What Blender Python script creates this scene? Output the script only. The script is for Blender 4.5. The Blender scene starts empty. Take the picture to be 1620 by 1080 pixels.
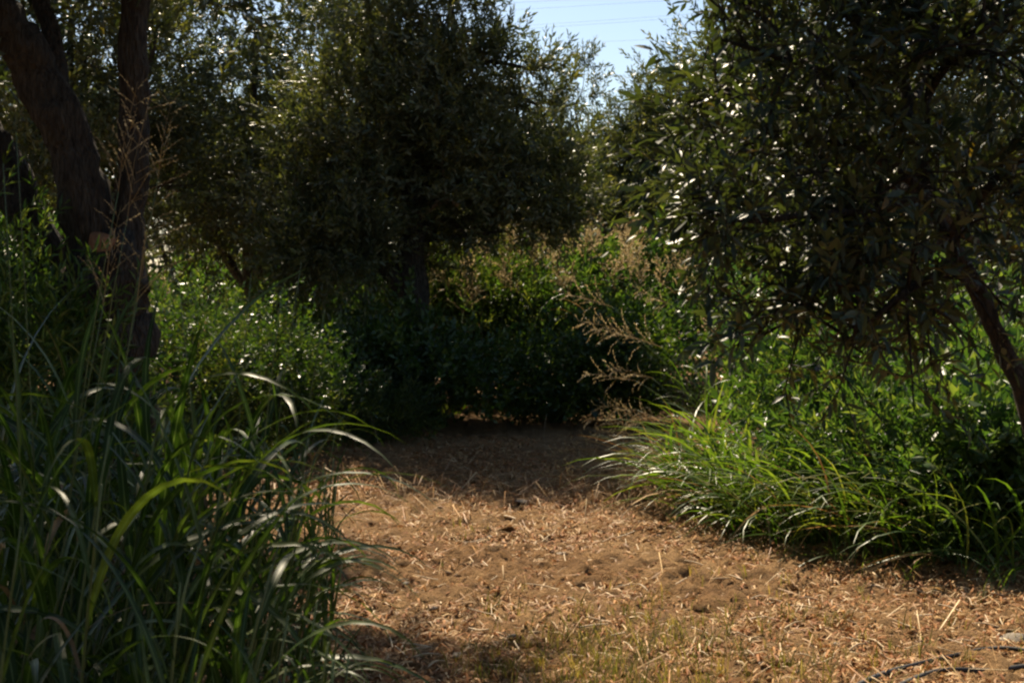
import bpy, math, random
import numpy as np
from mathutils import Vector, Matrix

# ------------------------------------------------------------------ camera, sky, sun, exposure
scene = bpy.context.scene
COL = scene.collection
RES_F = 2025.0                     # focal length in pixels of a 1620 px wide picture (45 mm on 36 mm)
CAM_Z = 1.4
PITCH = math.atan2(110.0, RES_F)   # looking a little down
cam_data = bpy.data.cameras.new("camera")
cam_data.lens = 45.0
cam_data.sensor_width = 36.0
cam_data.clip_start = 0.05
cam_data.clip_end = 2000.0
cam_data.dof.use_dof = True
cam_data.dof.focus_distance = 5.6
cam_data.dof.aperture_fstop = 9.0
cam = bpy.data.objects.new("camera", cam_data)
cam.location = (0, 0, CAM_Z)
cam.rotation_euler = (math.pi / 2 - PITCH, 0, 0)
COL.objects.link(cam)
scene.camera = cam

SUN_EL = math.radians(47.0)
SUN_AZ = math.radians(-14.0)       # measured from the view direction, negative to the left
S = Vector((math.sin(SUN_AZ) * math.cos(SUN_EL), math.cos(SUN_AZ) * math.cos(SUN_EL), math.sin(SUN_EL)))
world = bpy.data.worlds.new("World")
scene.world = world
world.use_nodes = True
wn = world.node_tree.nodes
wl = world.node_tree.links
wn.clear()
sky = wn.new("ShaderNodeTexSky")
sky.sky_type = 'NISHITA'
sky.sun_disc = False
sky.sun_elevation = SUN_EL
sky.sun_rotation = SUN_AZ
sky.altitude = 50
sky.air_density = 1.0
sky.dust_density = 0.6
sky.ozone_density = 1.0
bg = wn.new("ShaderNodeBackground")
bg.inputs[1].default_value = 0.062
wo = wn.new("ShaderNodeOutputWorld")
wl.new(sky.outputs[0], bg.inputs[0])
wl.new(bg.outputs[0], wo.inputs[0])

sun_data = bpy.data.lights.new("sun", 'SUN')
sun_data.energy = 5.0
sun_data.angle = math.radians(0.55)
sun_data.color = (1.0, 0.85, 0.63)
sun = bpy.data.objects.new("sun", sun_data)
sun.rotation_euler = (-S).to_track_quat('-Z', 'Y').to_euler()
sun.location = (-6, 10, 14)
COL.objects.link(sun)

scene.view_settings.view_transform = 'Standard'
scene.view_settings.look = 'None'
scene.view_settings.exposure = 1.08
scene.view_settings.gamma = 1.0
scene.render.engine = 'CYCLES'
scene.cycles.use_denoising = True
scene.cycles.max_bounces = 6
scene.cycles.diffuse_bounces = 3
scene.cycles.glossy_bounces = 2
scene.cycles.transmission_bounces = 4
scene.cycles.filter_width = 2.3

rng = np.random.default_rng(7)
random.seed(7)


def P(px, py, d):
    """World point at depth d (metres along +Y) that a 1620x1080 picture shows at px, py."""
    u = (px - 810.0) / RES_F
    v = (540.0 - py) / RES_F
    c, s = math.cos(PITCH), math.sin(PITCH)
    dy = c + v * s
    dz = v * c - s
    return np.array([u * d / dy, d, CAM_Z + dz * d / dy])


def GP(px, d):
    p = P(px, 540, d)
    return np.array([p[0], d, 0.0])


# ------------------------------------------------------------------ tags and mesh helpers
def tag(o, label=None, cat=None, group=None, kind=None):
    if label:
        o["label"] = label
    if cat:
        o["category"] = cat
    if group:
        o["group"] = group
    if kind:
        o["kind"] = kind
    return o


def empty(name, loc, label, cat, group=None):
    o = bpy.data.objects.new(name, None)
    o.empty_display_size = 0.1
    COL.objects.link(o)
    o.location = Vector([float(v) for v in loc])
    return tag(o, label, cat, group, "thing")


class Geo:
    def __init__(self):
        self.V = []
        self.F = []      # arrays (n,k) already offset
        self.A = []      # per-vertex scalar attribute
        self.n = 0

    def add(self, V, F, A=None):
        V = np.asarray(V, dtype=np.float64).reshape(-1, 3)
        self.V.append(V)
        self.A.append(np.zeros(len(V)) if A is None else np.asarray(A, dtype=np.float64))
        for f in (F if isinstance(F, (list, tuple)) else [F]):
            f = np.asarray(f, dtype=np.int64)
            if f.size:
                self.F.append(f + self.n)
        self.n += len(V)
        return self

    def mesh(self, name, mat, smooth=True, attr=None):
        me = bpy.data.meshes.new(name)
        V = np.concatenate(self.V)
        me.vertices.add(len(V))
        me.vertices.foreach_set("co", V.astype(np.float32).ravel())
        lens = np.concatenate([np.full(len(f), f.shape[1], dtype=np.int32) for f in self.F])
        loops = np.concatenate([f.ravel() for f in self.F]).astype(np.int32)
        me.loops.add(len(loops))
        me.loops.foreach_set("vertex_index", loops)
        me.polygons.add(len(lens))
        starts = np.zeros(len(lens), dtype=np.int32)
        starts[1:] = np.cumsum(lens)[:-1]
        me.polygons.foreach_set("loop_start", starts)
        if smooth:
            me.polygons.foreach_set("use_smooth", np.ones(len(lens), dtype=bool))
        me.update(calc_edges=True)
        if attr:
            a = me.attributes.new(attr, 'FLOAT', 'POINT')
            a.data.foreach_set("value", np.concatenate(self.A).astype(np.float32))
        if mat:
            me.materials.append(mat)
        return me

    def build(self, name, mat, parent=None, smooth=True, attr=None, world_to=None):
        """One mesh object. world_to: subtract this origin so that vertices given in world space sit under parent."""
        if world_to is not None:
            o0 = np.asarray(world_to, dtype=np.float64)
            self.V = [v - o0 for v in self.V]
        ob = bpy.data.objects.new(name, self.mesh(name, mat, smooth, attr))
        COL.objects.link(ob)
        if parent is not None:
            ob.parent = parent
        return ob


def unit(v):
    v = np.asarray(v, dtype=np.float64)
    return v / (np.linalg.norm(v, axis=-1, keepdims=True) + 1e-12)


def frames(d, roll=None, r=None):
    """Rotation matrices (n,3,3) whose columns are x (width), y (=d, length), z (normal)."""
    d = unit(np.atleast_2d(d))
    n = len(d)
    up = np.tile(np.array([0.0, 0.0, 1.0]), (n, 1))
    bad = np.abs(d[:, 2]) > 0.96
    up[bad] = np.array([1.0, 0.0, 0.0])
    x = unit(np.cross(d, up))
    z = np.cross(x, d)
    if roll is not None:
        c, s = np.cos(roll)[:, None], np.sin(roll)[:, None]
        x, z = x * c + z * s, z * c - x * s
    return np.stack([x, d, z], axis=2)


def scatter(geo, baseV, baseF, pos, R, scale, A=None):
    n = len(pos)
    if n == 0:
        return
    sc = np.asarray(scale, dtype=np.float64)
    if sc.ndim == 1:
        sc = np.repeat(sc[:, None], 3, axis=1)
    V = np.einsum('nij,nkj->nki', R, baseV[None] * sc[:, None, :]) + np.asarray(pos)[:, None, :]
    k = len(baseV)
    off = (np.arange(n) * k)[:, None, None]
    Fs = [(f[None] + off).reshape(-1, f.shape[1]) for f in baseF]
    geo.add(V.reshape(-1, 3), Fs, None if A is None else np.tile(A, n))


def tube(points, radii, sides=8, wob=0.0, r=None, cap=True):
    pts = np.asarray(points, dtype=np.float64)
    rad = np.asarray(radii, dtype=np.float64)
    n = len(pts)
    t = np.zeros_like(pts)
    t[1:-1] = pts[2:] - pts[:-2]
    t[0] = pts[1] - pts[0]
    t[-1] = pts[-1] - pts[-2]
    t = unit(t)
    ref = np.array([0.31, 0.95, 0.05]) if abs(t[0][2]) > 0.8 else np.array([0, 0, 1.0])
    u = unit(np.cross(t[0], ref))
    V = []
    ang = np.arange(sides) * 2 * math.pi / sides
    for i in range(n):
        u = unit(u - t[i] * np.dot(u, t[i]))
        w = np.cross(t[i], u)
        rr = rad[i] * (1 + (r.normal(0, wob, sides) if (r is not None and wob) else 0))
        if sides > 8:
            rr = rr * (1 + 0.09 * np.sin(3 * ang + 0.35 * i) + 0.06 * np.sin(5 * ang - 0.22 * i))
        rr = np.broadcast_to(rr, (sides,))
        V.append(pts[i] + (np.cos(ang) * rr)[:, None] * u + (np.sin(ang) * rr)[:, None] * w)
    V = np.concatenate(V)
    i = np.arange(n - 1)[:, None] * sides
    j = np.arange(sides)[None]
    j2 = (j + 1) % sides
    F = np.stack([i + j, i + j2, i + sides + j2, i + sides + j], axis=2).reshape(-1, 4)
    Fs = [F]
    if cap:
        V = np.concatenate([V, [pts[-1]]])
        k = len(V) - 1
        b = (n - 1) * sides
        Fs.append(np.stack([b + np.arange(sides), b + (np.arange(sides) + 1) % sides, np.full(sides, k)], axis=1))
    return V, Fs


def curve(ctrl, n):
    """Catmull-Rom through control points."""
    c = np.asarray(ctrl, dtype=np.float64)
    c = np.concatenate([[2 * c[0] - c[1]], c, [2 * c[-1] - c[-2]]])
    segs = len(c) - 3
    out = []
    for t in np.linspace(0, segs, n):
        i = min(int(t), segs - 1)
        f = t - i
        p0, p1, p2, p3 = c[i], c[i + 1], c[i + 2], c[i + 3]
        out.append(0.5 * ((2 * p1) + (-p0 + p2) * f + (2 * p0 - 5 * p1 + 4 * p2 - p3) * f ** 2 + (-p0 + 3 * p1 - 3 * p2 + p3) * f ** 3))
    return np.array(out)


# ------------------------------------------------------------------ noise for terrain
class Noise:
    def __init__(self, seed):
        r = np.random.default_rng(seed)
        self.g = r.uniform(-1, 1, (256, 256))

    def at(self, x, y, freq):
        X, Y = np.asarray(x) * freq + 57.3, np.asarray(y) * freq + 31.7
        xi, yi = np.floor(X).astype(int), np.floor(Y).astype(int)
        fx, fy = X - xi, Y - yi
        fx, fy = fx * fx * (3 - 2 * fx), fy * fy * (3 - 2 * fy)
        g = self.g
        a, b = g[xi % 256, yi % 256], g[(xi + 1) % 256, yi % 256]
        c, d = g[xi % 256, (yi + 1) % 256], g[(xi + 1) % 256, (yi + 1) % 256]
        return (a * (1 - fx) + b * fx) * (1 - fy) + (c * (1 - fx) + d * fx) * fy


NZ = [Noise(s) for s in range(20, 30)]


def ground_z(x, y):
    z = 0.035 * NZ[0].at(x, y, 0.45) + 0.022 * NZ[1].at(x, y, 1.3) + 0.014 * NZ[2].at(x, y, 3.1)
    return z


# ------------------------------------------------------------------ materials
def new_mat(name):
    m = bpy.data.materials.new(name)
    m.use_nodes = True
    nt = m.node_tree
    nt.nodes.clear()
    out = nt.nodes.new("ShaderNodeOutputMaterial")
    return m, nt, out


def node(nt, t, **kw):
    n = nt.nodes.new(t)
    for k, v in kw.items():
        setattr(n, k, v)
    return n


def rnd_value(nt):
    g = node(nt, "ShaderNodeNewGeometry")
    oi = node(nt, "ShaderNodeObjectInfo")
    a = node(nt, "ShaderNodeMath", operation='ADD')
    f = node(nt, "ShaderNodeMath", operation='FRACT')
    nt.links.new(g.outputs["Random Per Island"], a.inputs[0])
    nt.links.new(oi.outputs["Random"], a.inputs[1])
    nt.links.new(a.outputs[0], f.inputs[0])
    return g, f


def ramp(nt, src, cols):
    r = node(nt, "ShaderNodeValToRGB")
    e = r.color_ramp.elements
    while len(e) < len(cols):
        e.new(0.5)
    for i, (p, c) in enumerate(cols):
        e[i].position = p
        e[i].color = (*c, 1)
    nt.links.new(src, r.inputs[0])
    return r


def leaf_mat(name, cols, under=None, trans=0.35, tcol=(1.3, 1.5, 0.5), rough=0.4, spec=0.5, mid=None):
    m, nt, out = new_mat(name)
    g, f = rnd_value(nt)
    r = ramp(nt, f.outputs[0], cols)
    col = r.outputs[0]
    if mid:
        at = node(nt, "ShaderNodeAttribute", attribute_name="mid")
        mr = ramp(nt, at.outputs["Fac"], [(0.80, (0, 0, 0)), (0.93, (1, 1, 1))])
        mx = node(nt, "ShaderNodeMix", data_type='RGBA')
        nt.links.new(mr.outputs[0], mx.inputs[0])
        nt.links.new(col, mx.inputs[6])
        mx.inputs[7].default_value = (*mid, 1)
        col = mx.outputs[2]
    # faint mottling along the blade
    tc = node(nt, "ShaderNodeTexCoord")
    nz = node(nt, "ShaderNodeTexNoise")
    nz.inputs["Scale"].default_value = 9.0
    nz.inputs["Detail"].default_value = 3.0
    nt.links.new(tc.outputs["Object"], nz.inputs["Vector"])
    mm = node(nt, "ShaderNodeMapRange")
    mm.inputs[1].default_value = 0.3
    mm.inputs[2].default_value = 0.7
    mm.inputs[3].default_value = 0.72
    mm.inputs[4].default_value = 1.2
    nt.links.new(nz.outputs[0], mm.inputs[0])
    nb = node(nt, "ShaderNodeTexNoise")
    nb.inputs["Scale"].default_value = 2.1
    nb.inputs["Detail"].default_value = 2.0
    nt.links.new(tc.outputs["Object"], nb.inputs["Vector"])
    hb = ramp(nt, nb.outputs[0], [(0.34, (0.72, 0.80, 0.85)), (0.5, (1.0, 1.0, 1.0)), (0.66, (1.42, 1.22, 0.95))])
    hm = node(nt, "ShaderNodeVectorMath", operation='MULTIPLY')
    nt.links.new(col, hm.inputs[0])
    nt.links.new(hb.outputs[0], hm.inputs[1])
    col = hm.outputs[0]
    mul = node(nt, "ShaderNodeVectorMath", operation='SCALE')
    nt.links.new(col, mul.inputs[0])
    nt.links.new(mm.outputs[0], mul.inputs[3])
    col = mul.outputs[0]
    pcol = col
    if under:
        mx = node(nt, "ShaderNodeMix", data_type='RGBA')
        nt.links.new(g.outputs["Backfacing"], mx.inputs[0])
        nt.links.new(col, mx.inputs[6])
        mx.inputs[7].default_value = (*under, 1)
        pcol = mx.outputs[2]
    bsdf = node(nt, "ShaderNodeBsdfPrincipled")
    bsdf.inputs["Roughness"].default_value = rough
    bsdf.inputs["Specular IOR Level"].default_value = spec
    nt.links.new(pcol, bsdf.inputs["Base Color"])
    tm = node(nt, "ShaderNodeVectorMath", operation='MULTIPLY')
    nt.links.new(col, tm.inputs[0])
    tm.inputs[1].default_value = tcol
    tr = node(nt, "ShaderNodeBsdfTranslucent")
    nt.links.new(tm.outputs[0], tr.inputs[0])
    mix = node(nt, "ShaderNodeMixShader")
    mix.inputs[0].default_value = trans
    nt.links.new(bsdf.outputs[0], mix.inputs[1])
    nt.links.new(tr.outputs[0], mix.inputs[2])
    nt.links.new(mix.outputs[0], out.inputs[0])
    return m


def bark_mat(name, c1, c2, scale=18.0, bump=0.6):
    m, nt, out = new_mat(name)
    tc = node(nt, "ShaderNodeTexCoord")
    mp = node(nt, "ShaderNodeMapping")
    mp.inputs["Scale"].default_value = (1, 1, 0.28)
    nt.links.new(tc.outputs["Object"], mp.inputs[0])
    nz = node(nt, "ShaderNodeTexNoise")
    nz.inputs["Scale"].default_value = scale
    nz.inputs["Detail"].default_value = 8
    nz.inputs["Roughness"].default_value = 0.7
    nt.links.new(mp.outputs[0], nz.inputs["Vector"])
    vo = node(nt, "ShaderNodeTexVoronoi")
    vo.inputs["Scale"].default_value = scale * 1.7
    nt.links.new(mp.outputs[0], vo.inputs["Vector"])
    r = ramp(nt, nz.outputs[0], [(0.3, c1), (0.7, c2)])
    b = node(nt, "ShaderNodeBsdfPrincipled")
    b.inputs["Roughness"].default_value = 0.9
    b.inputs["Specular IOR Level"].default_value = 0.2
    nt.links.new(r.outputs[0], b.inputs["Base Color"])
    ad = node(nt, "ShaderNodeMath", operation='MULTIPLY')
    nt.links.new(nz.outputs[0], ad.inputs[0])
    nt.links.new(vo.outputs[0], ad.inputs[1])
    bp = node(nt, "ShaderNodeBump")
    bp.inputs["Strength"].default_value = bump
    bp.inputs["Distance"].default_value = 0.06
    nt.links.new(ad.outputs[0], bp.inputs["Height"])
    nt.links.new(bp.outputs[0], b.inputs["Normal"])
    nt.links.new(b.outputs[0], out.inputs[0])
    return m


def soil_mat():
    m, nt, out = new_mat("soil")
    tc = node(nt, "ShaderNodeTexCoord")

    def nz(scale, det=6, rough=0.6):
        n = node(nt, "ShaderNodeTexNoise")
        n.inputs["Scale"].default_value = scale
        n.inputs["Detail"].default_value = det
        n.inputs["Roughness"].default_value = rough
        nt.links.new(tc.outputs["Object"], n.inputs["Vector"])
        return n
    big, mid, fine = nz(0.9), nz(9), nz(70, 4, 0.7)
    r1 = ramp(nt, mid.outputs[0], [(0.3, (0.10, 0.050, 0.020)), (0.5, (0.235, 0.126, 0.050)), (0.72, (0.40, 0.24, 0.105))])
    r2 = ramp(nt, big.outputs[0], [(0.35, (0.16, 0.080, 0.033)), (0.65, (0.38, 0.245, 0.118))])
    mx = node(nt, "ShaderNodeMix", data_type='RGBA')
    mx.inputs[0].default_value = 0.45
    nt.links.new(r1.outputs[0], mx.inputs[6])
    nt.links.new(r2.outputs[0], mx.inputs[7])
    mr = node(nt, "ShaderNodeMapRange")
    mr.inputs[1].default_value = 0.25
    mr.inputs[2].default_value = 0.75
    mr.inputs[3].default_value = 0.6
    mr.inputs[4].default_value = 1.3
    nt.links.new(fine.outputs[0], mr.inputs[0])
    sc = node(nt, "ShaderNodeVectorMath", operation='SCALE')
    nt.links.new(mx.outputs[2], sc.inputs[0])
    nt.links.new(mr.outputs[0], sc.inputs[3])
    b = node(nt, "ShaderNodeBsdfPrincipled")
    b.inputs["Roughness"].default_value = 0.95
    b.inputs["Specular IOR Level"].default_value = 0.15
    nt.links.new(sc.outputs[0], b.inputs["Base Color"])
    ad = node(nt, "ShaderNodeMath", operation='ADD')
    nt.links.new(mid.outputs[0], ad.inputs[0])
    nt.links.new(fine.outputs[0], ad.inputs[1])
    bp = node(nt, "ShaderNodeBump")
    bp.inputs["Strength"].default_value = 1.0
    bp.inputs["Distance"].default_value = 0.035
    nt.links.new(ad.outputs[0], bp.inputs["Height"])
    nt.links.new(bp.outputs[0], b.inputs["Normal"])
    nt.links.new(b.outputs[0], out.inputs[0])
    return m


def plain_mat(name, cols, rough=0.85, spec=0.25, scale=30.0, bump=0.4, trans=0.0):
    m, nt, out = new_mat(name)
    g, f = rnd_value(nt)
    r = ramp(nt, f.outputs[0], cols)
    tc = node(nt, "ShaderNodeTexCoord")
    nz = node(nt, "ShaderNodeTexNoise")
    nz.inputs["Scale"].default_value = scale
    nz.inputs["Detail"].default_value = 5
    nt.links.new(tc.outputs["Object"], nz.inputs["Vector"])
    mr = node(nt, "ShaderNodeMapRange")
    mr.inputs[1].default_value = 0.3
    mr.inputs[2].default_value = 0.7
    mr.inputs[3].default_value = 0.7
    mr.inputs[4].default_value = 1.25
    nt.links.new(nz.outputs[0], mr.inputs[0])
    sc = node(nt, "ShaderNodeVectorMath", operation='SCALE')
    nt.links.new(r.outputs[0], sc.inputs[0])
    nt.links.new(mr.outputs[0], sc.inputs[3])
    b = node(nt, "ShaderNodeBsdfPrincipled")
    b.inputs["Roughness"].default_value = rough
    b.inputs["Specular IOR Level"].default_value = spec
    nt.links.new(sc.outputs[0], b.inputs["Base Color"])
    bp = node(nt, "ShaderNodeBump")
    bp.inputs["Strength"].default_value = bump
    bp.inputs["Distance"].default_value = 0.01
    nt.links.new(nz.outputs[0], bp.inputs["Height"])
    nt.links.new(bp.outputs[0], b.inputs["Normal"])
    if trans:
        tr = node(nt, "ShaderNodeBsdfTranslucent")
        nt.links.new(sc.outputs[0], tr.inputs[0])
        mix = node(nt, "ShaderNodeMixShader")
        mix.inputs[0].default_value = trans
        nt.links.new(b.outputs[0], mix.inputs[1])
        nt.links.new(tr.outputs[0], mix.inputs[2])
        nt.links.new(mix.outputs[0], out.inputs[0])
    else:
        nt.links.new(b.outputs[0], out.inputs[0])
    return m


M = {}
M['soil'] = soil_mat()
M['bark'] = bark_mat("olive_bark", (0.010, 0.008, 0.007), (0.095, 0.080, 0.062), 34, 1.0)
M['bark_far'] = bark_mat("olive_bark_far", (0.035, 0.026, 0.019), (0.12, 0.09, 0.065))
M['cutwood'] = bark_mat("cut_wood", (0.20, 0.09, 0.045), (0.32, 0.17, 0.09), 30, 0.3)
M['deadwood'] = bark_mat("dead_wood", (0.24, 0.17, 0.11), (0.42, 0.31, 0.21), 30, 0.3)
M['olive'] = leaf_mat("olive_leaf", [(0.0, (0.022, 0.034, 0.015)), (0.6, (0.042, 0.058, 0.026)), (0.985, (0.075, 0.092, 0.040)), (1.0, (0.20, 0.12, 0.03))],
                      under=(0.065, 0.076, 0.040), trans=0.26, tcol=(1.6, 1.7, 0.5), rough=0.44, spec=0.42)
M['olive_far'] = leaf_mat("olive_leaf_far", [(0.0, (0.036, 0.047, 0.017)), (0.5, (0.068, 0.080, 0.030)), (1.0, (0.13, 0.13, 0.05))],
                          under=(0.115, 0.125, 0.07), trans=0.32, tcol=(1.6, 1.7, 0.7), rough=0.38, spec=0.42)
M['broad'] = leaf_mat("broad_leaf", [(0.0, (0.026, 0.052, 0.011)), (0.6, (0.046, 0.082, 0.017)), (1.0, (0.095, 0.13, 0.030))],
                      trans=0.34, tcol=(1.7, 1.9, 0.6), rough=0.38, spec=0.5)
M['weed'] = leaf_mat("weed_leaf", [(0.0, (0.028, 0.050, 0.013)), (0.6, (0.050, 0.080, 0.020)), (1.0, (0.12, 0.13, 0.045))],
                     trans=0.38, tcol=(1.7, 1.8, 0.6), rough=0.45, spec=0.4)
M['sunweed'] = leaf_mat("sunlit_weed_leaf", [(0.0, (0.036, 0.076, 0.018)), (0.6, (0.066, 0.118, 0.028)), (1.0, (0.14, 0.17, 0.055))],
                        trans=0.38, tcol=(1.5, 1.7, 0.6), rough=0.42, spec=0.45)  # weed green made lighter, sunlit look put into the colour
M['blade'] = leaf_mat("grass_blade", [(0.0, (0.018, 0.038, 0.010)), (0.7, (0.036, 0.064, 0.015)), (1.0, (0.075, 0.10, 0.025))],
                      trans=0.34, tcol=(1.9, 2.1, 0.5), rough=0.42, spec=0.22, mid=(0.10, 0.14, 0.07))
M['deadblade'] = leaf_mat("dead_blade", [(0.0, (0.16, 0.10, 0.045)), (0.6, (0.28, 0.20, 0.10)), (1.0, (0.40, 0.31, 0.18))], trans=0.25, tcol=(1.1, 1.0, 0.8), rough=0.6, spec=0.25)
M['fine'] = leaf_mat("fine_grass_blade", [(0.0, (0.050, 0.098, 0.016)), (0.7, (0.092, 0.150, 0.028)), (1.0, (0.19, 0.20, 0.06))],
                     trans=0.4, tcol=(1.7, 1.8, 0.5), rough=0.38, spec=0.5)
M['sparse'] = leaf_mat("sparse_grass", [(0.0, (0.10, 0.115, 0.025)), (0.5, (0.19, 0.17, 0.045)), (1.0, (0.32, 0.24, 0.10))],
                       trans=0.35, tcol=(1.4, 1.4, 0.7), rough=0.5, spec=0.35)
M['seed'] = plain_mat("seed_head", [(0.0, (0.27, 0.19, 0.085)), (0.6, (0.43, 0.32, 0.15)), (1.0, (0.58, 0.47, 0.27))], 0.55, 0.35, 40, 0.1, 0.5)
M['straw'] = plain_mat("straw", [(0.0, (0.28, 0.12, 0.04)), (0.35, (0.38, 0.20, 0.075)), (0.8, (0.52, 0.33, 0.14)), (1.0, (0.72, 0.54, 0.30))], 0.6, 0.35, 60, 0.1, 0.15)
M['redstraw'] = plain_mat("rusty_litter", [(0.0, (0.20, 0.07, 0.020)), (0.6, (0.33, 0.14, 0.045)), (1.0, (0.43, 0.22, 0.08))], 0.75, 0.25, 60, 0.1, 0.15)
M['palestraw'] = plain_mat("bleached_straw", [(0.0, (0.50, 0.36, 0.20)), (1.0, (0.70, 0.56, 0.38))], 0.55, 0.35, 60, 0.1, 0.1)
M['clod'] = plain_mat("soil_clods", [(0.0, (0.14, 0.075, 0.032)), (0.5, (0.24, 0.14, 0.06)), (1.0, (0.36, 0.23, 0.11))], 0.95, 0.1, 25, 0.9)
M['stone'] = plain_mat("pale_stone", [(0.0, (0.22, 0.18, 0.14)), (1.0, (0.42, 0.36, 0.29))], 0.85, 0.25, 20, 0.6)
M['hose'] = plain_mat("black_hose", [(0.0, (0.018, 0.016, 0.015)), (1.0, (0.035, 0.030, 0.026))], 0.55, 0.4, 30, 0.2)
M['wire'] = plain_mat("cable_metal", [(0.0, (0.10, 0.10, 0.11)), (1.0, (0.14, 0.14, 0.15))], 0.5, 0.5, 5, 0.0)
M['stem'] = plain_mat("green_stem", [(0.0, (0.060, 0.095, 0.028)), (1.0, (0.12, 0.15, 0.05))], 0.5, 0.4, 12, 0.1)
M['drystem'] = plain_mat("dry_stem", [(0.0, (0.24, 0.15, 0.075)), (1.0, (0.38, 0.27, 0.15))], 0.7, 0.3, 20, 0.1)

# ------------------------------------------------------------------ leaf shapes (unit length along +Y)
def leaf_fine(w, fold=0.25, sag=0.12, secs=(0.0, 0.18, 0.5, 0.8, 1.0), prof=(0.12, 0.72, 1.0, 0.62, 0.0)):
    V, A = [], []
    for s, p in zip(secs, prof):
        z = -sag * s * s
        V += [(-w / 2 * p, s, z + fold * w * p * 0.5), (0, s, z), (w / 2 * p, s, z + fold * w * p * 0.5)]
    n = len(secs)
    F = []
    for i in range(n - 1):
        for k in (0, 1):
            a = i * 3 + k
            F.append((a, a + 1, a + 4, a + 3))
    return np.array(V), [np.array(F)]


def leaf_cheap(w, fold=0.2, sag=0.05, at=0.45):
    V = np.array([(0, 0, 0), (w / 2, at, fold * w), (0, 1, -sag), (-w / 2, at, fold * w)])
    return V, [np.array([(0, 1, 2), (0, 2, 3)])]


LEAF_OLIVE = leaf_fine(0.29)
LEAF_OLIVE_CHEAP = leaf_cheap(0.30)
LEAF_BROAD = leaf_fine(0.62, 0.3, 0.18, (0.0, 0.15, 0.42, 0.75, 1.0), (0.1, 0.75, 1.0, 0.6, 0.0))
LEAF_BROAD_CHEAP = leaf_cheap(0.6, 0.22, 0.12, 0.4)


def spray_transforms(r, pairs, length, leaf_len, spread=50, jitter=14, opposite=True):
    """Leaf positions/directions on one twig running along +Y from the origin."""
    pos, dirs, sc, rolls = [], [], [], []
    phase = r.uniform(0, 360)
    bend = r.uniform(-0.12, 0.12)
    for i in range(pairs):
        t = (i + 0.6) / (pairs + 0.3)
        y = t * length
        x0 = bend * length * t * t
        ph = phase + 90 * i + r.normal(0, 20)
        for sgn in (0, 180):
            a = math.radians(spread * (1.1 - 0.45 * t) + r.normal(0, jitter))
            b = math.radians(ph + sgn)
            dirs.append((math.sin(a) * math.cos(b), math.cos(a), math.sin(a) * math.sin(b)))
            pos.append((x0, y, 0))
            sc.append(leaf_len * r.uniform(0.72, 1.12) * (1.0 - 0.25 * abs(t - 0.45)))
    pos.append((bend * length, length, 0))
    dirs.append((0.05, 1, 0.03))
    sc.append(leaf_len * 0.9)
    return np.array(pos), np.array(dirs), np.array(sc)


def make_spray(r, leaf, pairs, length, leaf_len, spread=50, stem=0.0022):
    g = Geo()
    pos, dirs, sc = spray_transforms(r, pairs, length, leaf_len, spread)
    R = frames(dirs, r.normal(0, 0.7, len(dirs)))
    scatter(g, leaf[0], leaf[1], pos, R, sc)
    V, F = tube([(0, 0, 0), (pos[-1][0], length, 0)], [stem, stem * 0.4], 3, cap=False)
    g.add(V, F)
    return np.concatenate(g.V), [np.concatenate([f for f in g.F if f.shape[1] == k]) for k in sorted({f.shape[1] for f in g.F})]


sr = np.random.default_rng(3)
SPRAY_FAR = [make_spray(sr, LEAF_OLIVE_CHEAP, 8, 0.30, 0.068) for _ in range(4)]
SPRAY_FAR2 = [make_spray(sr, leaf_cheap(0.34), 5, 0.28, 0.085) for _ in range(4)]
SPRAY_BROAD = [make_spray(sr, LEAF_BROAD_CHEAP, 5, 0.30, 0.075, 62, 0.003) for _ in range(4)]
SPRAY_SMALL = [make_spray(sr, LEAF_BROAD_CHEAP, 6, 0.20, 0.042, 62, 0.002) for _ in range(4)]
SPRAY_TINY = [make_spray(sr, leaf_cheap(0.32, 0.2, 0.1), 8, 0.22, 0.030, 55, 0.0015) for _ in range(4)]
SPRAY_NARROW = [make_spray(sr, leaf_cheap(0.20, 0.2, 0.2), 7, 0.34, 0.095, 48, 0.002) for _ in range(4)]


SPRAY_MIX = SPRAY_BROAD[:2] + SPRAY_NARROW[:2] + SPRAY_SMALL[:1] + [make_spray(sr, LEAF_BROAD_CHEAP, 4, 0.32, 0.12, 65, 0.003)]
SPRAY_MIX2 = SPRAY_SMALL[:2] + SPRAY_TINY[:2] + SPRAY_NARROW[:2]


def clump_points(r, c, rad, clumps, per, sigma=0.28, shell=0.55):
    """Spray positions of one lobe, gathered in clumps near its skin; returns positions, outward directions, clump centres."""
    c = np.asarray(c, float)
    rad = np.broadcast_to(np.asarray(rad, float), (3,))
    u = unit(r.normal(0, 1, (clumps, 3)))
    rr = shell + (1 - shell) * r.uniform(0, 1, clumps) ** 0.6
    cc = c + u * rad * rr[:, None]
    pos = np.repeat(cc, per, axis=0) + r.normal(0, 1, (clumps * per, 3)) * rad.mean() * sigma * np.array([1, 1, 0.8])
    out = unit(pos - c + 1e-6)
    return pos, out, cc


def add_sprays(geo, r, kinds, pos, out, size=1.0, up=0.45, rand=0.7):
    d = unit(out * 0.6 + np.array([0, 0, up]) + r.normal(0, rand, pos.shape))
    R = frames(d, r.uniform(0, 2 * math.pi, len(d)))
    which = r.integers(0, len(kinds), len(d))
    s = size * r.uniform(0.75, 1.25, len(d))
    for k in range(len(kinds)):
        mk = which == k
        scatter(geo, kinds[k][0], kinds[k][1], pos[mk], R[mk], s[mk])


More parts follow.
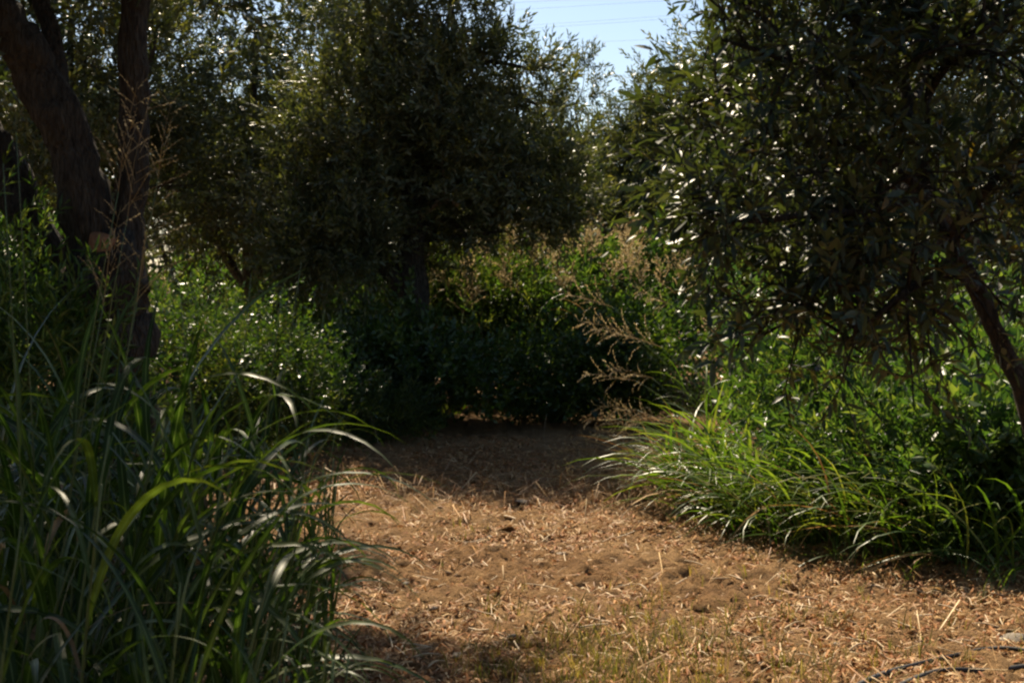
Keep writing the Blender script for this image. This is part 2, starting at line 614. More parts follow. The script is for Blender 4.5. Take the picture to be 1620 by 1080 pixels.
# ------------------------------------------------------------------ ground: one sheet, finest where the bare soil lies
def axis(lo, hi, step, far, grow=1.22):
    a = list(np.arange(lo, hi + 1e-6, step))
    s, x = step, hi
    while x < far:
        s *= grow
        x += s
        a.append(x)
    s, x = step, lo
    b = []
    while x > -far:
        s *= grow
        x -= s
        b.append(x)
    return np.array(b[::-1] + a)


def build_ground():
    xs = axis(-2.0, 3.2, 0.020, 420)
    ys = axis(3.5, 9.6, 0.020, 420)
    X, Y = np.meshgrid(xs, ys)
    fine = np.clip(1.2 - 0.09 * np.maximum(0, np.hypot(X - 0.8, Y - 6) - 3.5), 0, 1)
    Z = ground_z(X, Y) * np.clip(1.5 - np.hypot(X, Y - 8) / 60.0, 0, 1)
    z2 = 2.4 * (0.008 * NZ[3].at(X, Y, 5.0) + 0.0075 * np.abs(NZ[4].at(X, Y, 11.0)) + 0.007 * NZ[5].at(X, Y, 24.0) + 0.006 * np.abs(NZ[6].at(X, Y, 41.0)))
    patch = np.clip(0.7 + 0.9 * NZ[7].at(X, Y, 0.9), 0.35, 1.5)
    Z = Z + z2 * fine * patch
    V = np.stack([X.ravel(), Y.ravel(), Z.ravel()], axis=1)
    ny, nx = X.shape
    i = np.arange(ny - 1)[:, None] * nx
    j = np.arange(nx - 1)[None]
    F = np.stack([i + j, i + j + 1, i + nx + j + 1, i + nx + j], axis=2).reshape(-1, 4)
    g = Geo().add(V, F)
    o = g.build("ground", M['soil'])
    tag(o, "bare brown soil strewn with straw between the olive trees", "ground", kind="structure")
    return o


build_ground()

# ------------------------------------------------------------------ olive trees
def rough_tube(g, ctrl, radii, n, sides, r, wob=0.06):
    pts = curve(ctrl, n)
    rad = np.interp(np.linspace(0, 1, n), np.linspace(0, 1, len(radii)), radii)
    pts[1:-1] += r.normal(0, 1, (n - 2, 3)) * rad[1:-1, None] * 0.10
    if sides > 8:
        rad = rad * (1 + 0.035 * np.sin(np.arange(n) * 1.1 + r.uniform(0, 6)) + r.normal(0, 0.015, n))
    V, F = tube(pts, rad, sides, wob, r)
    g.add(V, F)
    return pts, rad


def nearest_on(paths, p, low=0.35):
    best = None
    for pts, rad in paths:
        k0 = int(len(pts) * low)
        for k in range(k0, len(pts)):
            d = np.linalg.norm(pts[k] - p) + max(0, pts[k][2] - p[2]) * 1.2
            if best is None or d < best[0]:
                best = (d, pts[k], rad[k])
    return best[1], best[2]


def olive_tree(label, base, trunk, lobes, seed, bark='bark_far', leaf='olive_far', size=1.0, per=14, sides=10, group=None, extra=None, name="olive_tree", kinds=None):
    r = np.random.default_rng(seed)
    base = np.array([base[0], base[1], ground_z(base[0], base[1]) - 0.03])
    root = empty(name, base, label, "tree", group)
    g = Geo()
    paths = []
    for ctrl, radii in trunk:
        paths.append(rough_tube(g, np.asarray(ctrl, float), radii, 6 + 5 * (len(ctrl) - 1), sides, r))
    g.build("trunk", M[bark], root, world_to=base)
    crown = Geo()
    for (c, rad, clumps) in lobes:
        c = np.asarray(c, float)
        pos, out, cc = clump_points(r, c, rad, clumps, per)
        tu = pos[:, 0] / pos[:, 1] * RES_F + 810
        tv = 430 - (pos[:, 2] - CAM_Z) / pos[:, 1] * RES_F
        keep = (pos[:, 2] > 0.5) & ~((tu > 790) & (tu < 960) & (tv < 68) & (pos[:, 1] > 5))
        add_sprays(crown, r, kinds or SPRAY_FAR, pos[keep], out[keep], size)
        bg_ = Geo()
        a, ra = nearest_on(paths, c)
        midp = (a + c) / 2 + np.array([0, 0, 0.12]) + r.normal(0, 0.07, 3)
        r0 = min(ra * 0.7, 0.05)
        pts, rad2 = rough_tube(bg_, [a, midp, c], [r0, r0 * 0.6, r0 * 0.3], 9, 6, r, 0.04)
        for q in cc[:: 2]:
            s = pts[r.integers(4, len(pts))]
            m2 = (s + q) / 2 + r.normal(0, 0.05, 3)
            rough_tube(bg_, [s, m2, q], [r0 * 0.35, r0 * 0.25, 0.003], 5, 4, r, 0.0)
        bg_.build("branch", M[bark], root, world_to=base)
    if lobes:
        cr = crown.build("crown", M[leaf], root, smooth=False, world_to=base)
    if extra:
        extra(root, base, r)
    return root


def lobe(px, py, d, rad, clumps):
    return (P(px, py, d), rad, clumps)


# --- left tree: forked old trunk, base hidden by the tall grass
D = 7.0
lb = GP(160, D)


def left_extra(root, base, r):
    # pale reddish sawn face on the stump end between the forks
    c = P(166, 372, D - 0.16)
    ang = np.arange(14) * 2 * math.pi / 14
    rr = 0.07 * (1 + r.normal(0, 0.08, 14))
    n = unit(np.array([0.25, -0.55, 0.8]))
    u = unit(np.cross(n, [0, 0, 1.0]))
    w = np.cross(n, u)
    ring = c + (np.cos(ang) * rr)[:, None] * u * 1.1 + (np.sin(ang) * rr)[:, None] * w
    ring2 = c - n * 0.16 + (np.cos(ang) * rr * 1.15)[:, None] * u * 1.1 + (np.sin(ang) * rr * 1.15)[:, None] * w
    V = np.concatenate([ring, ring2, [c + n * 0.006]])
    k = np.arange(14)
    k2 = (k + 1) % 14
    g = Geo().add(V, [np.stack([k, k2, np.full(14, 28)], axis=1), np.stack([k + 14, k2 + 14, k2, k], axis=1)])
    o = g.build("sawn_stub", M['cutwood'], root, world_to=base)
    o["label"] = "reddish sawn stub between the two forks"


left_trunks = [
    ([GP(165, D) - [0, 0, .1], P(170, 640, D), P(166, 500, D), P(172, 400, D)], [0.30, 0.25, 0.225, 0.20]),
    ([P(182, 470, D), P(204, 360, D), P(212, 200, D), P(214, 60, D), P(222, -80, D), P(245, -330, D)], [0.12, 0.085, 0.075, 0.075, 0.07, 0.03]),
    ([P(160, 440, D), P(128, 300, D - .05), P(88, 180, D - .1), P(30, 60, D - .15), P(-40, -60, D - .2), P(-150, -330, D)], [0.16, 0.125, 0.12, 0.115, 0.10, 0.04]),
    ([P(98, 210, D - .1), P(88, 90, D), P(62, -20, D + .1), P(60, -200, D + .2)], [0.06, 0.05, 0.045, 0.03]),
    ([P(140, 560, D + .05), P(70, 400, D + .1), P(10, 270, D + .15), P(-60, 120, D + .2), P(-160, -150, D + .2)], [0.14, 0.11, 0.10, 0.08, 0.03]),
    ([P(140, 500, D), P(60, 450, D - .1), P(-20, 425, D - .2), P(-120, 380, D - .3)], [0.07, 0.055, 0.05, 0.03]),
]
left_lobes = [
    lobe(60, -260, D, (0.9, 0.9, 0.55), 26), lobe(-160, -200, D, (0.9, 0.9, 0.6), 24), lobe(250, -330, D, (0.8, 0.8, 0.5), 22),
    lobe(-200, 60, D + .3, (0.6, 0.7, 0.5), 14), lobe(-20, -420, D, (0.9, 0.9, 0.6), 24), lobe(300, -90, D + .5, (0.45, 0.5, 0.28), 9),
    lobe(110, 0, D + .8, (0.4, 0.4, 0.3), 6),
    ((-2.6, 5.2, 4.0), (0.7, 0.8, 0.45), 26), ((-3.1, 5.6, 4.1), (0.9, 0.9, 0.5), 28), ((-2.3, 4.2, 3.8), (0.55, 0.7, 0.4), 20), ((-2.9, 4.4, 3.6), (0.8, 0.8, 0.45), 26),  # lobes above the frame, added to shade the tall grass
    ((-2.0, 3.4, 3.2), (0.6, 0.6, 0.35), 24), ((-1.5, 2.6, 3.0), (0.5, 0.55, 0.3), 20), ((-2.6, 2.7, 3.0), (0.6, 0.6, 0.35), 22),  # unseen low lobes, added to keep the thicket dark
    ((-1.95, 4.7, 3.9), (0.3, 0.5, 0.3), 12), ((-1.3, 4.1, 3.4), (0.5, 0.45, 0.3), 22),  # unseen lobes added to cut the sun on the near blades
    ((-2.3, 9.2, 3.95), (0.5, 0.5, 0.3), 14), ((-2.2, 10.3, 4.2), (0.45, 0.5, 0.3), 12), ((-1.9, 9.9, 4.2), (0.35, 0.4, 0.25), 8),
    ((-1.9, 6.3, 4.1), (0.6, 0.7, 0.4), 22), ((-1.3, 7.9, 4.1), (0.45, 0.5, 0.3), 16), ((-1.55, 7.3, 4.0), (0.5, 0.5, 0.3), 16),  # unseen lobes placed to throw shadow on the near soil
]
olive_tree("old olive tree with thick forked dark trunk behind the tall grass", lb[:2], left_trunks, left_lobes, 11, bark='bark', leaf='olive', size=1.1, per=15, sides=14, extra=left_extra, kinds=SPRAY_FAR2)

# --- centre tree
D = 12.5
cb = GP(652, D)


def centre_extra(root, base, r):
    g = Geo()
    rough_tube(g, [P(660, 350, D), P(690, 322, D - .15), P(712, 318, D - .2), P(724, 326, D - .2)], [0.03, 0.028, 0.025, 0.018], 9, 7, r)
    rough_tube(g, [P(706, 318, D - .2), P(704, 295, D - .2), P(701, 270, D - .2), P(697, 235, D - .15)], [0.016, 0.014, 0.012, 0.008], 8, 6, r)
    o = g.build("broken_limb", M['deadwood'], root, world_to=base)
    o["label"] = "pale bare broken limb catching the sun"


centre_trunks = [
    ([GP(652, D) - [0, 0, .1], P(650, 560, D), P(652, 470, D), P(650, 380, D), P(655, 300, D), P(690, 180, D), P(720, 40, D)], [0.22, 0.17, 0.15, 0.13, 0.12, 0.08, 0.03]),
    ([P(648, 470, D), P(618, 432, D - .05), P(590, 405, D - .1), P(555, 345, D - .2), P(520, 240, D - .2)], [0.10, 0.085, 0.07, 0.05, 0.02]),
    ([P(655, 320, D), P(620, 200, D + .1), P(590, 60, D + .2), P(575, -60, D + .2)], [0.07, 0.05, 0.035, 0.02]),
]
centre_lobes = [
    lobe(700, 45, D, (0.5, 0.6, 0.5), 22), lobe(620, 150, D, (0.55, 0.7, 0.5), 22), lobe(735, 150, D, (0.5, 0.6, 0.5), 24), lobe(700, 230, D, (0.6, 0.7, 0.4), 24),
    lobe(780, 250, D - .2, (0.5, 0.6, 0.4), 20), lobe(585, 280, D - .3, (0.5, 0.5, 0.45), 20), lobe(535, 355, D - .4, (0.3, 0.4, 0.3), 10), lobe(590, 380, D - .5, (0.2, 0.3, 0.2), 5),
    lobe(545, 180, D + .1, (0.45, 0.5, 0.5), 13), lobe(600, -20, D, (0.5, 0.6, 0.4), 14), lobe(850, 300, D - .1, (0.35, 0.4, 0.25), 8),
    lobe(705, -80, D, (0.45, 0.5, 0.4), 14), lobe(790, 110, D, (0.16, 0.25, 0.3), 5), lobe(850, 165, D, (0.2, 0.25, 0.18), 5), lobe(845, 110, D, (0.06, 0.1, 0.12), 2),
    lobe(740, 300, D + .4, (0.5, 0.4, 0.25), 10), lobe(830, 320, D + .6, (0.55, 0.4, 0.22), 14), lobe(740, 345, D + .8, (0.4, 0.4, 0.18), 8),
    lobe(735, 368, D - .1, (0.12, 0.2, 0.12), 3), lobe(580, 405, D - .6, (0.16, 0.2, 0.2), 5), lobe(880, 270, D + .2, (0.3, 0.35, 0.3), 8), lobe(800, 365, D + .2, (0.18, 0.2, 0.14), 4), lobe(905, 345, D + .4, (0.25, 0.3, 0.15), 6), lobe(455, 420, D - .4, (0.22, 0.25, 0.2), 6),
    lobe(660, 395, D + .5, (0.12, 0.2, 0.12), 3),
    lobe(490, 385, D - .4, (0.28, 0.3, 0.25), 8), lobe(555, 415, D - .5, (0.2, 0.25, 0.18), 5), lobe(470, 300, D - .2, (0.35, 0.4, 0.35), 9), lobe(500, 230, D, (0.35, 0.4, 0.4), 9),
]
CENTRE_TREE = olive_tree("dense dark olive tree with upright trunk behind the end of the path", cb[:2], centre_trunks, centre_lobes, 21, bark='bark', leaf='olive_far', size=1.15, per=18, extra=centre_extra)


def simple_olive(label, px, d, top, lobes, seed, size=1.3, per=17, rad=0.10, leaf='olive_far', group="olive trees behind the clearing", kinds=None):
    b = GP(px, d)
    trunk = [([b - [0, 0, .1], b + [0.05, 0, 0.9], b + [-0.05, 0.05, 1.7], b + [0.08, 0, top * 0.8]], [rad * 1.25, rad, rad * 0.8, 0.03]),
             ([b + [0.02, 0, 1.1], b + [-0.45, 0.1, 1.9], b + [-0.8, 0.1, top * 0.72]], [rad * 0.7, rad * 0.5, 0.02]),
             ([b + [0.02, 0, 1.3], b + [0.5, -0.1, 2.1], b + [0.9, 0.1, top * 0.75]], [rad * 0.7, rad * 0.5, 0.02])]
    return olive_tree(label, b[:2], trunk, lobes, seed, size=size, per=per, group=group, kinds=kinds)


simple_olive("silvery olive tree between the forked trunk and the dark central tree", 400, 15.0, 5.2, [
    lobe(330, 180, 15, (0.8, 0.9, 0.8), 28), lobe(450, 240, 15, (0.8, 0.9, 0.7), 28), lobe(510, 130, 15, (0.7, 0.8, 0.7), 24),
    lobe(390, 330, 14.8, (0.9, 0.8, 0.5), 26), lobe(300, 60, 15, (0.6, 0.8, 0.55), 16), lobe(500, 10, 15, (0.5, 0.6, 0.4), 9), lobe(480, 360, 15, (0.7, 0.7, 0.4), 16),
    lobe(330, -40, 15, (0.5, 0.6, 0.4), 8), lobe(560, 90, 15.3, (0.5, 0.6, 0.6), 12)], 31)
simple_olive("silvery olive tree seen through the fork of the old trunk", 110, 13.0, 5.0, [
    lobe(60, 150, 13, (0.8, 0.8, 0.8), 26), lobe(160, 120, 13, (0.7, 0.8, 0.8), 24), lobe(250, 100, 13.2, (0.55, 0.7, 0.7), 16), lobe(110, 270, 13, (0.8, 0.7, 0.55), 24),
    lobe(0, 40, 13, (0.7, 0.8, 0.7), 18), lobe(150, -20, 13, (0.8, 0.8, 0.5), 18), lobe(270, 300, 13.3, (0.5, 0.6, 0.5), 12), lobe(20, 310, 13, (0.6, 0.6, 0.5), 14)], 32)
simple_olive("pale sunlit olive tree under the gap of open sky", 985, 17.5, 4.2, [
    lobe(990, 275, 17.5, (0.5, 0.8, 0.5), 18), lobe(1055, 240, 17.5, (0.5, 0.8, 0.6), 18), lobe(905, 345, 16.6, (0.6, 0.6, 0.3), 14), lobe(985, 350, 16.6, (0.6, 0.6, 0.3), 14), lobe(1065, 345, 16.8, (0.6, 0.6, 0.35), 14), lobe(950, 320, 17.3, (0.8, 0.8, 0.5), 20), lobe(1030, 300, 17.5, (0.8, 0.8, 0.5), 22),
    lobe(1015, 195, 17.6, (0.2, 0.3, 0.3), 5), lobe(1070, 150, 17.6, (0.3, 0.4, 0.4), 7), lobe(1120, 190, 17.5, (0.6, 0.7, 0.7), 16)], 33)
simple_olive("slender olive tree rising beside the central tree against the sky", 912, 18.5, 4.03, [
    lobe(922, 140, 18.50, (0.20, 0.24, 0.39), 5), lobe(900, 255, 18.50, (0.45, 0.60, 0.30), 12), lobe(900, 300, 18.26, (0.72, 0.72, 0.48), 16), lobe(880, 190, 18.62, (0.26, 0.30, 0.24), 4)], 34)
BROKEN = Geo()
rough_tube(BROKEN, [P(885, 295, 14.9), P(905, 272, 14.9), P(935, 243, 14.9)], [0.020, 0.018, 0.010], 8, 6, np.random.default_rng(4))
rough_tube(BROKEN, [P(905, 272, 14.9), P(914, 255, 14.9), P(918, 250, 14.9)], [0.018, 0.014, 0.008], 6, 5, np.random.default_rng(4))
rough_tube(BROKEN, [P(885, 295, 14.9), P(840, 330, 14.2), P(760, 350, 13.2), P(665, 345, 12.55)], [0.018, 0.018, 0.02, 0.022], 12, 7, np.random.default_rng(4))
_b = BROKEN.build("broken_limb", M['deadwood'], CENTRE_TREE, world_to=np.array(CENTRE_TREE.location))
_b["label"] = "long pale broken limb slanting up to the right"
simple_olive("olive tree showing pale through the gaps of the near crown", 1270, 14.5, 5.54, [
    lobe(1180, 170, 14.50, (0.83, 0.83, 0.83), 22), lobe(1290, 120, 14.50, (0.90, 0.97, 0.83), 24), lobe(1370, 220, 14.50, (0.83, 0.83, 0.83), 22), lobe(1260, 270, 14.36, (0.90, 0.83, 0.69), 22),
    lobe(1160, 320, 14.36, (0.69, 0.69, 0.55), 14), lobe(1300, 0, 14.50, (0.83, 0.83, 0.69), 16), lobe(1400, 330, 14.50, (0.69, 0.69, 0.55), 12)], 35, size=1.3)
simple_olive("olive tree behind the leaning trunk beyond the leafy bank", 1560, 14.0, 5.88, [
    lobe(1480, 130, 14.00, (0.91, 0.84, 0.91), 22), lobe(1580, 180, 14.00, (0.98, 0.84, 0.91), 24), lobe(1680, 130, 14.00, (0.98, 0.84, 0.91), 18), lobe(1540, 310, 14.00, (0.84, 0.84, 0.63), 16),
    lobe(1600, 10, 14.00, (0.98, 0.98, 0.70), 18), lobe(1660, 320, 14.00, (0.70, 0.70, 0.56), 10)], 36, size=1.3)

# far row that closes the grove
ORD = 'first second third fourth fifth sixth seventh eighth ninth tenth eleventh twelfth'.split()
far_r = np.random.default_rng(77)
for i, (px, d, top) in enumerate([(90, 25, 5.2), (290, 24, 4.4), (470, 26, 4.6), (640, 25, 4.6), (800, 27, 4.2), (930, 28, 4.0), (1090, 26, 4.6), (1260, 24, 4.8), (1440, 25, 5.0), (1620, 24, 4.9)]):
    c = GP(px, d)
    lobes = []
    for k in range(11):
        a = far_r.uniform(0, 6.28)
        q = far_r.uniform(0.2, 1.7)
        zz = far_r.uniform(1.0, top - 0.7)
        rr = far_r.uniform(0.65, 0.95)
        lobes.append((c + [q * math.cos(a), q * math.sin(a), zz], (rr, rr, rr * 0.8), 16))
    lobes.append((c + [0, 0, top - 0.6], (0.7, 0.7, 0.6), 14))
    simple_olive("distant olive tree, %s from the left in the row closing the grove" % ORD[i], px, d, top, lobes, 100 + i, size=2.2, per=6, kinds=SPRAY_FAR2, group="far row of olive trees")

# --- near right tree: leaves big enough to pick out one by one
NEAR_LEAVES = []


def near_olive():
    r = np.random.default_rng(5)
    D = 3.8
    base = GP(1700, D + .1)
    base[2] = ground_z(base[0], base[1]) - 0.03
    root = empty("olive_tree", base, "near olive tree with thin leaning trunk and large dark leaves", "tree")
    g = Geo()
    T = [([base - [0, 0, .05], P(1655, 800, D + .1), P(1625, 640, D), P(1585, 545, D), P(1545, 455, D), P(1495, 370, D), P(1468, 300, D), P(1448, 210, D + .05), P(1425, 110, D + .1), P(1412, 20, D + .1), P(1400, -120, D + .1), P(1380, -320, D)],
          [0.045, 0.037, 0.030, 0.027, 0.025, 0.023, 0.021, 0.019, 0.017, 0.015, 0.013, 0.007])]
    paths = [rough_tube(g, c, rad, 60, 12, r, 0.035) for c, rad in T]
    g.build("trunk", M['bark'], root, world_to=base)
    limbs = [  # thin boughs
        [P(1470, 305, D), P(1400, 260, D - .1), P(1330, 225, D - .2), P(1240, 215, D - .25), P(1160, 235, D - .3)],
        [P(1448, 210, D), P(1380, 150, D - .2), P(1290, 110, D - .3), P(1200, 80, D - .35), P(1130, 60, D - .4)],
        [P(1425, 110, D), P(1360, 40, D - .15), P(1270, -20, D - .2), P(1160, -40, D - .2)],
        [P(1500, 375, D), P(1430, 400, D - .25), P(1340, 420, D - .35), P(1250, 470, D - .4), P(1190, 540, D - .4)],
        [P(1470, 305, D), P(1390, 330, D - .3), P(1280, 340, D - .5), P(1180, 350, D - .55), P(1110, 330, D - .5)],
        [P(1448, 210, D), P(1480, 130, D - .15), P(1540, 60, D - .3), P(1620, 10, D - .35)],
        [P(1500, 375, D), P(1560, 300, D - .3), P(1640, 240, D - .4), P(1740, 220, D - .4)],
        [P(1440, 190, D), P(1480, 60, D + .3), P(1560, -40, D + .5), P(1650, -100, D + .6)],
        [P(1545, 455, D), P(1500, 430, D - .3), P(1420, 470, D - .5), P(1350, 540, D - .5)],
        [P(1412, 20, D), P(1330, -60, D + .3), P(1210, -80, D + .5), P(1120, -20, D + .5)],
        [P(1470, 305, D), P(1380, 290, D + .4), P(1260, 300, D + .7), P(1130, 270, D + .8)],
        [P(1480, 330, D), P(1540, 380, D + .4), P(1620, 400, D + .6), P(1700, 420, D + .6)],
        [P(1425, 110, D), P(1350, 120, D + .4), P(1230, 150, D + .7), P(1100, 140, D + .8)],
        [P(1400, -100, D), P(1480, -150, D - .2), P(1600, -180, D - .2)],
        [P(1400, -100, D), P(1300, -200, D), P(1180, -220, D)],
    ]
    bps = []
    for L in limbs:
        gb = Geo()
        pts, rad = rough_tube(gb, L, [0.016, 0.012, 0.008, 0.004], 16, 6, r, 0.03)
        tw = []
        for k in range(16):
            i = r.integers(3, 16)
            s = pts[i]
            d = unit(np.array([r.normal(-0.15, 0.8), r.normal(-0.1, 0.8), r.normal(0.0, 0.75)]) + 0.5 * unit(pts[min(i + 1, 15)] - pts[i - 1]))
            ln = r.uniform(0.18, 0.48)
            e = s + d * ln + np.array([0, 0, -0.10 * ln])
            m = s + d * ln * 0.5 + np.array([0, 0, 0.03])
            if e[2] < 1.03 or e[0] / e[1] * RES_F + 810 < 1060:
                continue
            p2, _ = rough_tube(gb, [s, m, e], [0.005, 0.004, 0.002], 6, 4, r, 0.0)
            tw.append(p2)
        gb.build("branch", M['bark'], root, world_to=base)
        bps.append(pts)
        bps += tw
    # twigs with leaves
    pos, dirs, sc = [], [], []
    gt = Geo()

    def twig(q, ax, lp):
        V, F = tube([q, q + ax * lp[-1][1] * 0.5, q + ax * lp[-1][1]], [0.0022, 0.0017, 0.0009], 3, cap=False)
        gt.add(V, F)
    for pts in bps:
        seg = len(pts)
        for k in range(7 if seg < 10 else 11):
            t = r.uniform(0.25, 1.0) * (seg - 1)
            i = min(int(t), seg - 2)
            q = pts[i] + (pts[i + 1] - pts[i]) * (t - i)
            if q[0] / q[1] * RES_F + 810 < 1045 + r.uniform(0, 50) + (60 if q[2] > CAM_Z + 0.6 else 0):
                continue
            ax = unit(unit(pts[i + 1] - pts[i]) * 0.7 + np.array([0, 0, 0.25]) + r.normal(0, 0.65, 3))
            lp, ld, ls = spray_transforms(r, int(r.integers(4, 8)), r.uniform(0.12, 0.22), r.uniform(0.046, 0.064), 52, 18)
            R = frames(ax[None], r.uniform(0, 6.28, 1))[0]
            twig(q, ax, lp)
            pos.append(q + lp @ R.T)
            dirs.append(ld @ R.T)
            sc.append(ls)
    # upright sprig standing against the sky and a few edge sprigs
    for (px, py, d, dx, dz, n) in [(1085, 130, 3.35, -0.25, 1, 7), (1110, 110, 3.4, -0.35, 1, 7), (1060, 130, 3.4, -0.9, 0.6, 6), (1125, 40, 3.5, -0.3, 1, 6), (1100, 160, 3.4, -0.6, 0.2, 6),
                                (1040, 190, 3.5, -0.9, 0.4, 6), (1150, 20, 3.5, -0.2, 1, 6), (1075, 200, 3.4, -0.8, -0.2, 6), (1030, 260, 3.4, -1, 0.1, 6), (1180, 10, 3.5, 0.1, 1, 6)]:
        q = P(px + 48, py, d)
        ax = unit(np.array([dx, r.normal(0, 0.2), dz]))
        lp, ld, ls = spray_transforms(r, n, 0.16, 0.068, 44, 12)
        R = frames(ax[None], r.uniform(0, 6.28, 1))[0]
        twig(q, ax, lp)
        allp = np.concatenate([b[len(b) // 2:] for b in bps])
        k = np.argmin(np.linalg.norm(allp - q, axis=1) + 0.3 * np.maximum(0, q[0] - allp[:, 0]))
        mid_ = (allp[k] + q) / 2 + np.array([0, 0, 0.03])
        V, F = tube(curve([allp[k], mid_, q], 6), np.linspace(0.004, 0.0022, 6), 5)
        gt.add(V, F)
        pos.append(q + lp @ R.T)
        dirs.append(ld @ R.T)
        sc.append(ls)
    gt.build("twigs", M['bark'], root, world_to=base)
    pos, dirs, sc = np.concatenate(pos), np.concatenate(dirs), np.concatenate(sc)
    dirs = unit(dirs + np.array([0, 0, -0.12]))
    R = frames(dirs, r.normal(0, 0.75, len(dirs)))
    uu = pos[:, 0] / pos[:, 1] * RES_F + 810
    vv = 430 - (pos[:, 2] - CAM_Z) / pos[:, 1] * RES_F
    tp = np.interp(vv, [110, 210, 300, 370, 455, 545, 640], [1425, 1448, 1468, 1495, 1545, 1585, 1625])
    bare = (np.abs(uu - tp) < 42) & (r.uniform(0, 1, len(uu)) < 0.7) & (vv > 250) & (vv < 700) & (pos[:, 1] < D + .05)
    sel = ~bare
    pos, R, sc = pos[sel], R[sel], sc[sel]
    keep = (pos[:, 2] > 0.96 + 0.32 * r.uniform(0, 1, len(pos)) ** 2)
    pos, R, sc = pos[keep], R[keep], sc[keep]
    # the 300 that show largest become leaves of their own
    depth = pos[:, 1]
    u = pos[:, 0] / depth * RES_F + 810
    v = 430 - (pos[:, 2] - CAM_Z) / depth * RES_F
    inview = (u > 5) & (u < 1610) & (v > 5) & (v < 640)
    order = np.argsort(np.where(inview, depth / sc, 1e9))
    big = order[:300]
    rest = np.ones(len(pos), bool)
    rest[big] = False
    g = Geo()
    near = rest & inview & (depth < 3.9)
    far = rest & ~near
    shapes = [LEAF_OLIVE, leaf_fine(0.25, 0.5, 0.32), leaf_fine(0.33, 0.1, -0.12), leaf_fine(0.27, 0.7, 0.05)]
    nidx = np.where(near)[0]
    for q in range(4):
        m = nidx[q::4]
        scatter(g, shapes[q][0], shapes[q][1], pos[m], R[m], sc[m])
    scatter(g, LEAF_OLIVE_CHEAP[0], LEAF_OLIVE_CHEAP[1], pos[far], R[far], sc[far])
    o = g.build("foliage", M['olive'], root, smooth=True, world_to=base)
    o["kind"] = "stuff"
    lms = [Geo().add(a, b).mesh("olive_leaf", M['olive']) for a, b in shapes]
    for k in big:
        ob = bpy.data.objects.new("leaf", lms[k % 4])
        COL.objects.link(ob)
        ob.parent = root
        mt = Matrix([[*(R[k][i] * sc[k]), pos[k][i] - base[i]] for i in range(3)] + [[0, 0, 0, 1]])
        ob.matrix_local = mt
    return len(pos)


print("near olive leaves", near_olive())

# ------------------------------------------------------------------ shrubs, weeds, grasses
def shrub(name, label, cat, base, lobes, seed, sprays, mat, per=10, size=1.0, up=0.8, stems=7, group=None, stem_mat='stem', big_leaf=None, nbig=0):
    r = np.random.default_rng(seed)
    base = np.array([base[0], base[1], ground_z(base[0], base[1]) - 0.02])
    root = empty(name, base, label, cat, group)
    g = Geo()
    gs = Geo()
    allpos, allout = [], []
    for (c, rad, clumps) in lobes:
        pos, out, cc = clump_points(r, c, rad, clumps, per, 0.3, 0.45)
        keep = pos[:, 2] > 0.05
        pos, out = pos[keep], out[keep]
        allpos.append(pos)
        allout.append(out)
        add_sprays(g, r, sprays, pos, out, size, up, 0.6)
        for q in cc[::max(1, len(cc) // stems)]:
            s = base + np.array([r.normal(0, 0.08), r.normal(0, 0.08), 0])
            m = s * 0.5 + q * 0.5 + np.array([0, 0, 0.1])
            V, F = tube(curve([s, m, q], 6), [0.009, 0.008, 0.007, 0.006, 0.004, 0.003], 4)
            gs.add(V, F)
    gs.build("stems", M[stem_mat], root, world_to=base)
    o = g.build("foliage", M[mat], root, smooth=False, world_to=base)
    o["kind"] = "stuff"
    if nbig:
        pos = np.concatenate(allpos)
        out = np.concatenate(allout)
        front = np.argsort(pos[:, 1] - 0.9 * pos[:, 2])[: nbig * 4]
        pick = r.choice(front, min(nbig, len(front)), replace=False)
        lm = Geo().add(*LEAF_BROAD).mesh("broad_leaf", M[mat])
        for k in pick:
            d = unit(out[k] * np.array([0.8, 0.8, 0.2]) + np.array([0, -0.3, 0.0]) + r.normal(0, 0.3, 3))
            R = frames(d[None], r.normal(0, 0.3, 1))[0]
            s = big_leaf * r.uniform(0.8, 1.25)
            ob = bpy.data.objects.new("leaf", lm)
            COL.objects.link(ob)
            ob.parent = root
            ob.matrix_local = Matrix([[*(R[i] * s), pos[k][i] - base[i]] for i in range(3)] + [[0, 0, 0, 1]])
    return root


shrub("bush", "wide broad-leaved bush at the far end of the path", "bush", GP(880, 12.0)[:2], [
    lobe(790, 615, 11.9, (0.42, 0.45, 0.26), 18), lobe(870, 605, 12.0, (0.5, 0.5, 0.30), 22), lobe(960, 590, 11.9, (0.5, 0.5, 0.36), 24), lobe(1010, 560, 12.1, (0.4, 0.5, 0.36), 16),
    lobe(1040, 580, 11.7, (0.4, 0.4, 0.45), 16), lobe(920, 635, 11.8, (0.8, 0.4, 0.2), 18)],
      41, SPRAY_BROAD, 'broad', per=11, size=0.85, big_leaf=0.085, nbig=40)
shrub("bush", "sunlit leafy bush behind the wide bush, under the plumes", "bush", GP(900, 14.6)[:2], [
    lobe(800, 495, 14.6, (0.6, 0.5, 0.35), 22), lobe(890, 485, 14.6, (0.6, 0.5, 0.35), 26), lobe(980, 485, 14.5, (0.6, 0.5, 0.4), 26), lobe(940, 455, 14.8, (0.5, 0.5, 0.3), 18), lobe(1060, 455, 14.5, (0.6, 0.5, 0.45), 22), lobe(900, 535, 14.1, (0.6, 0.5, 0.4), 24), lobe(990, 530, 14.0, (0.5, 0.5, 0.45), 22), lobe(820, 545, 14.0, (0.5, 0.5, 0.35), 18)],
      48, SPRAY_MIX, 'sunweed', per=10, size=0.95, big_leaf=0.09, nbig=24)
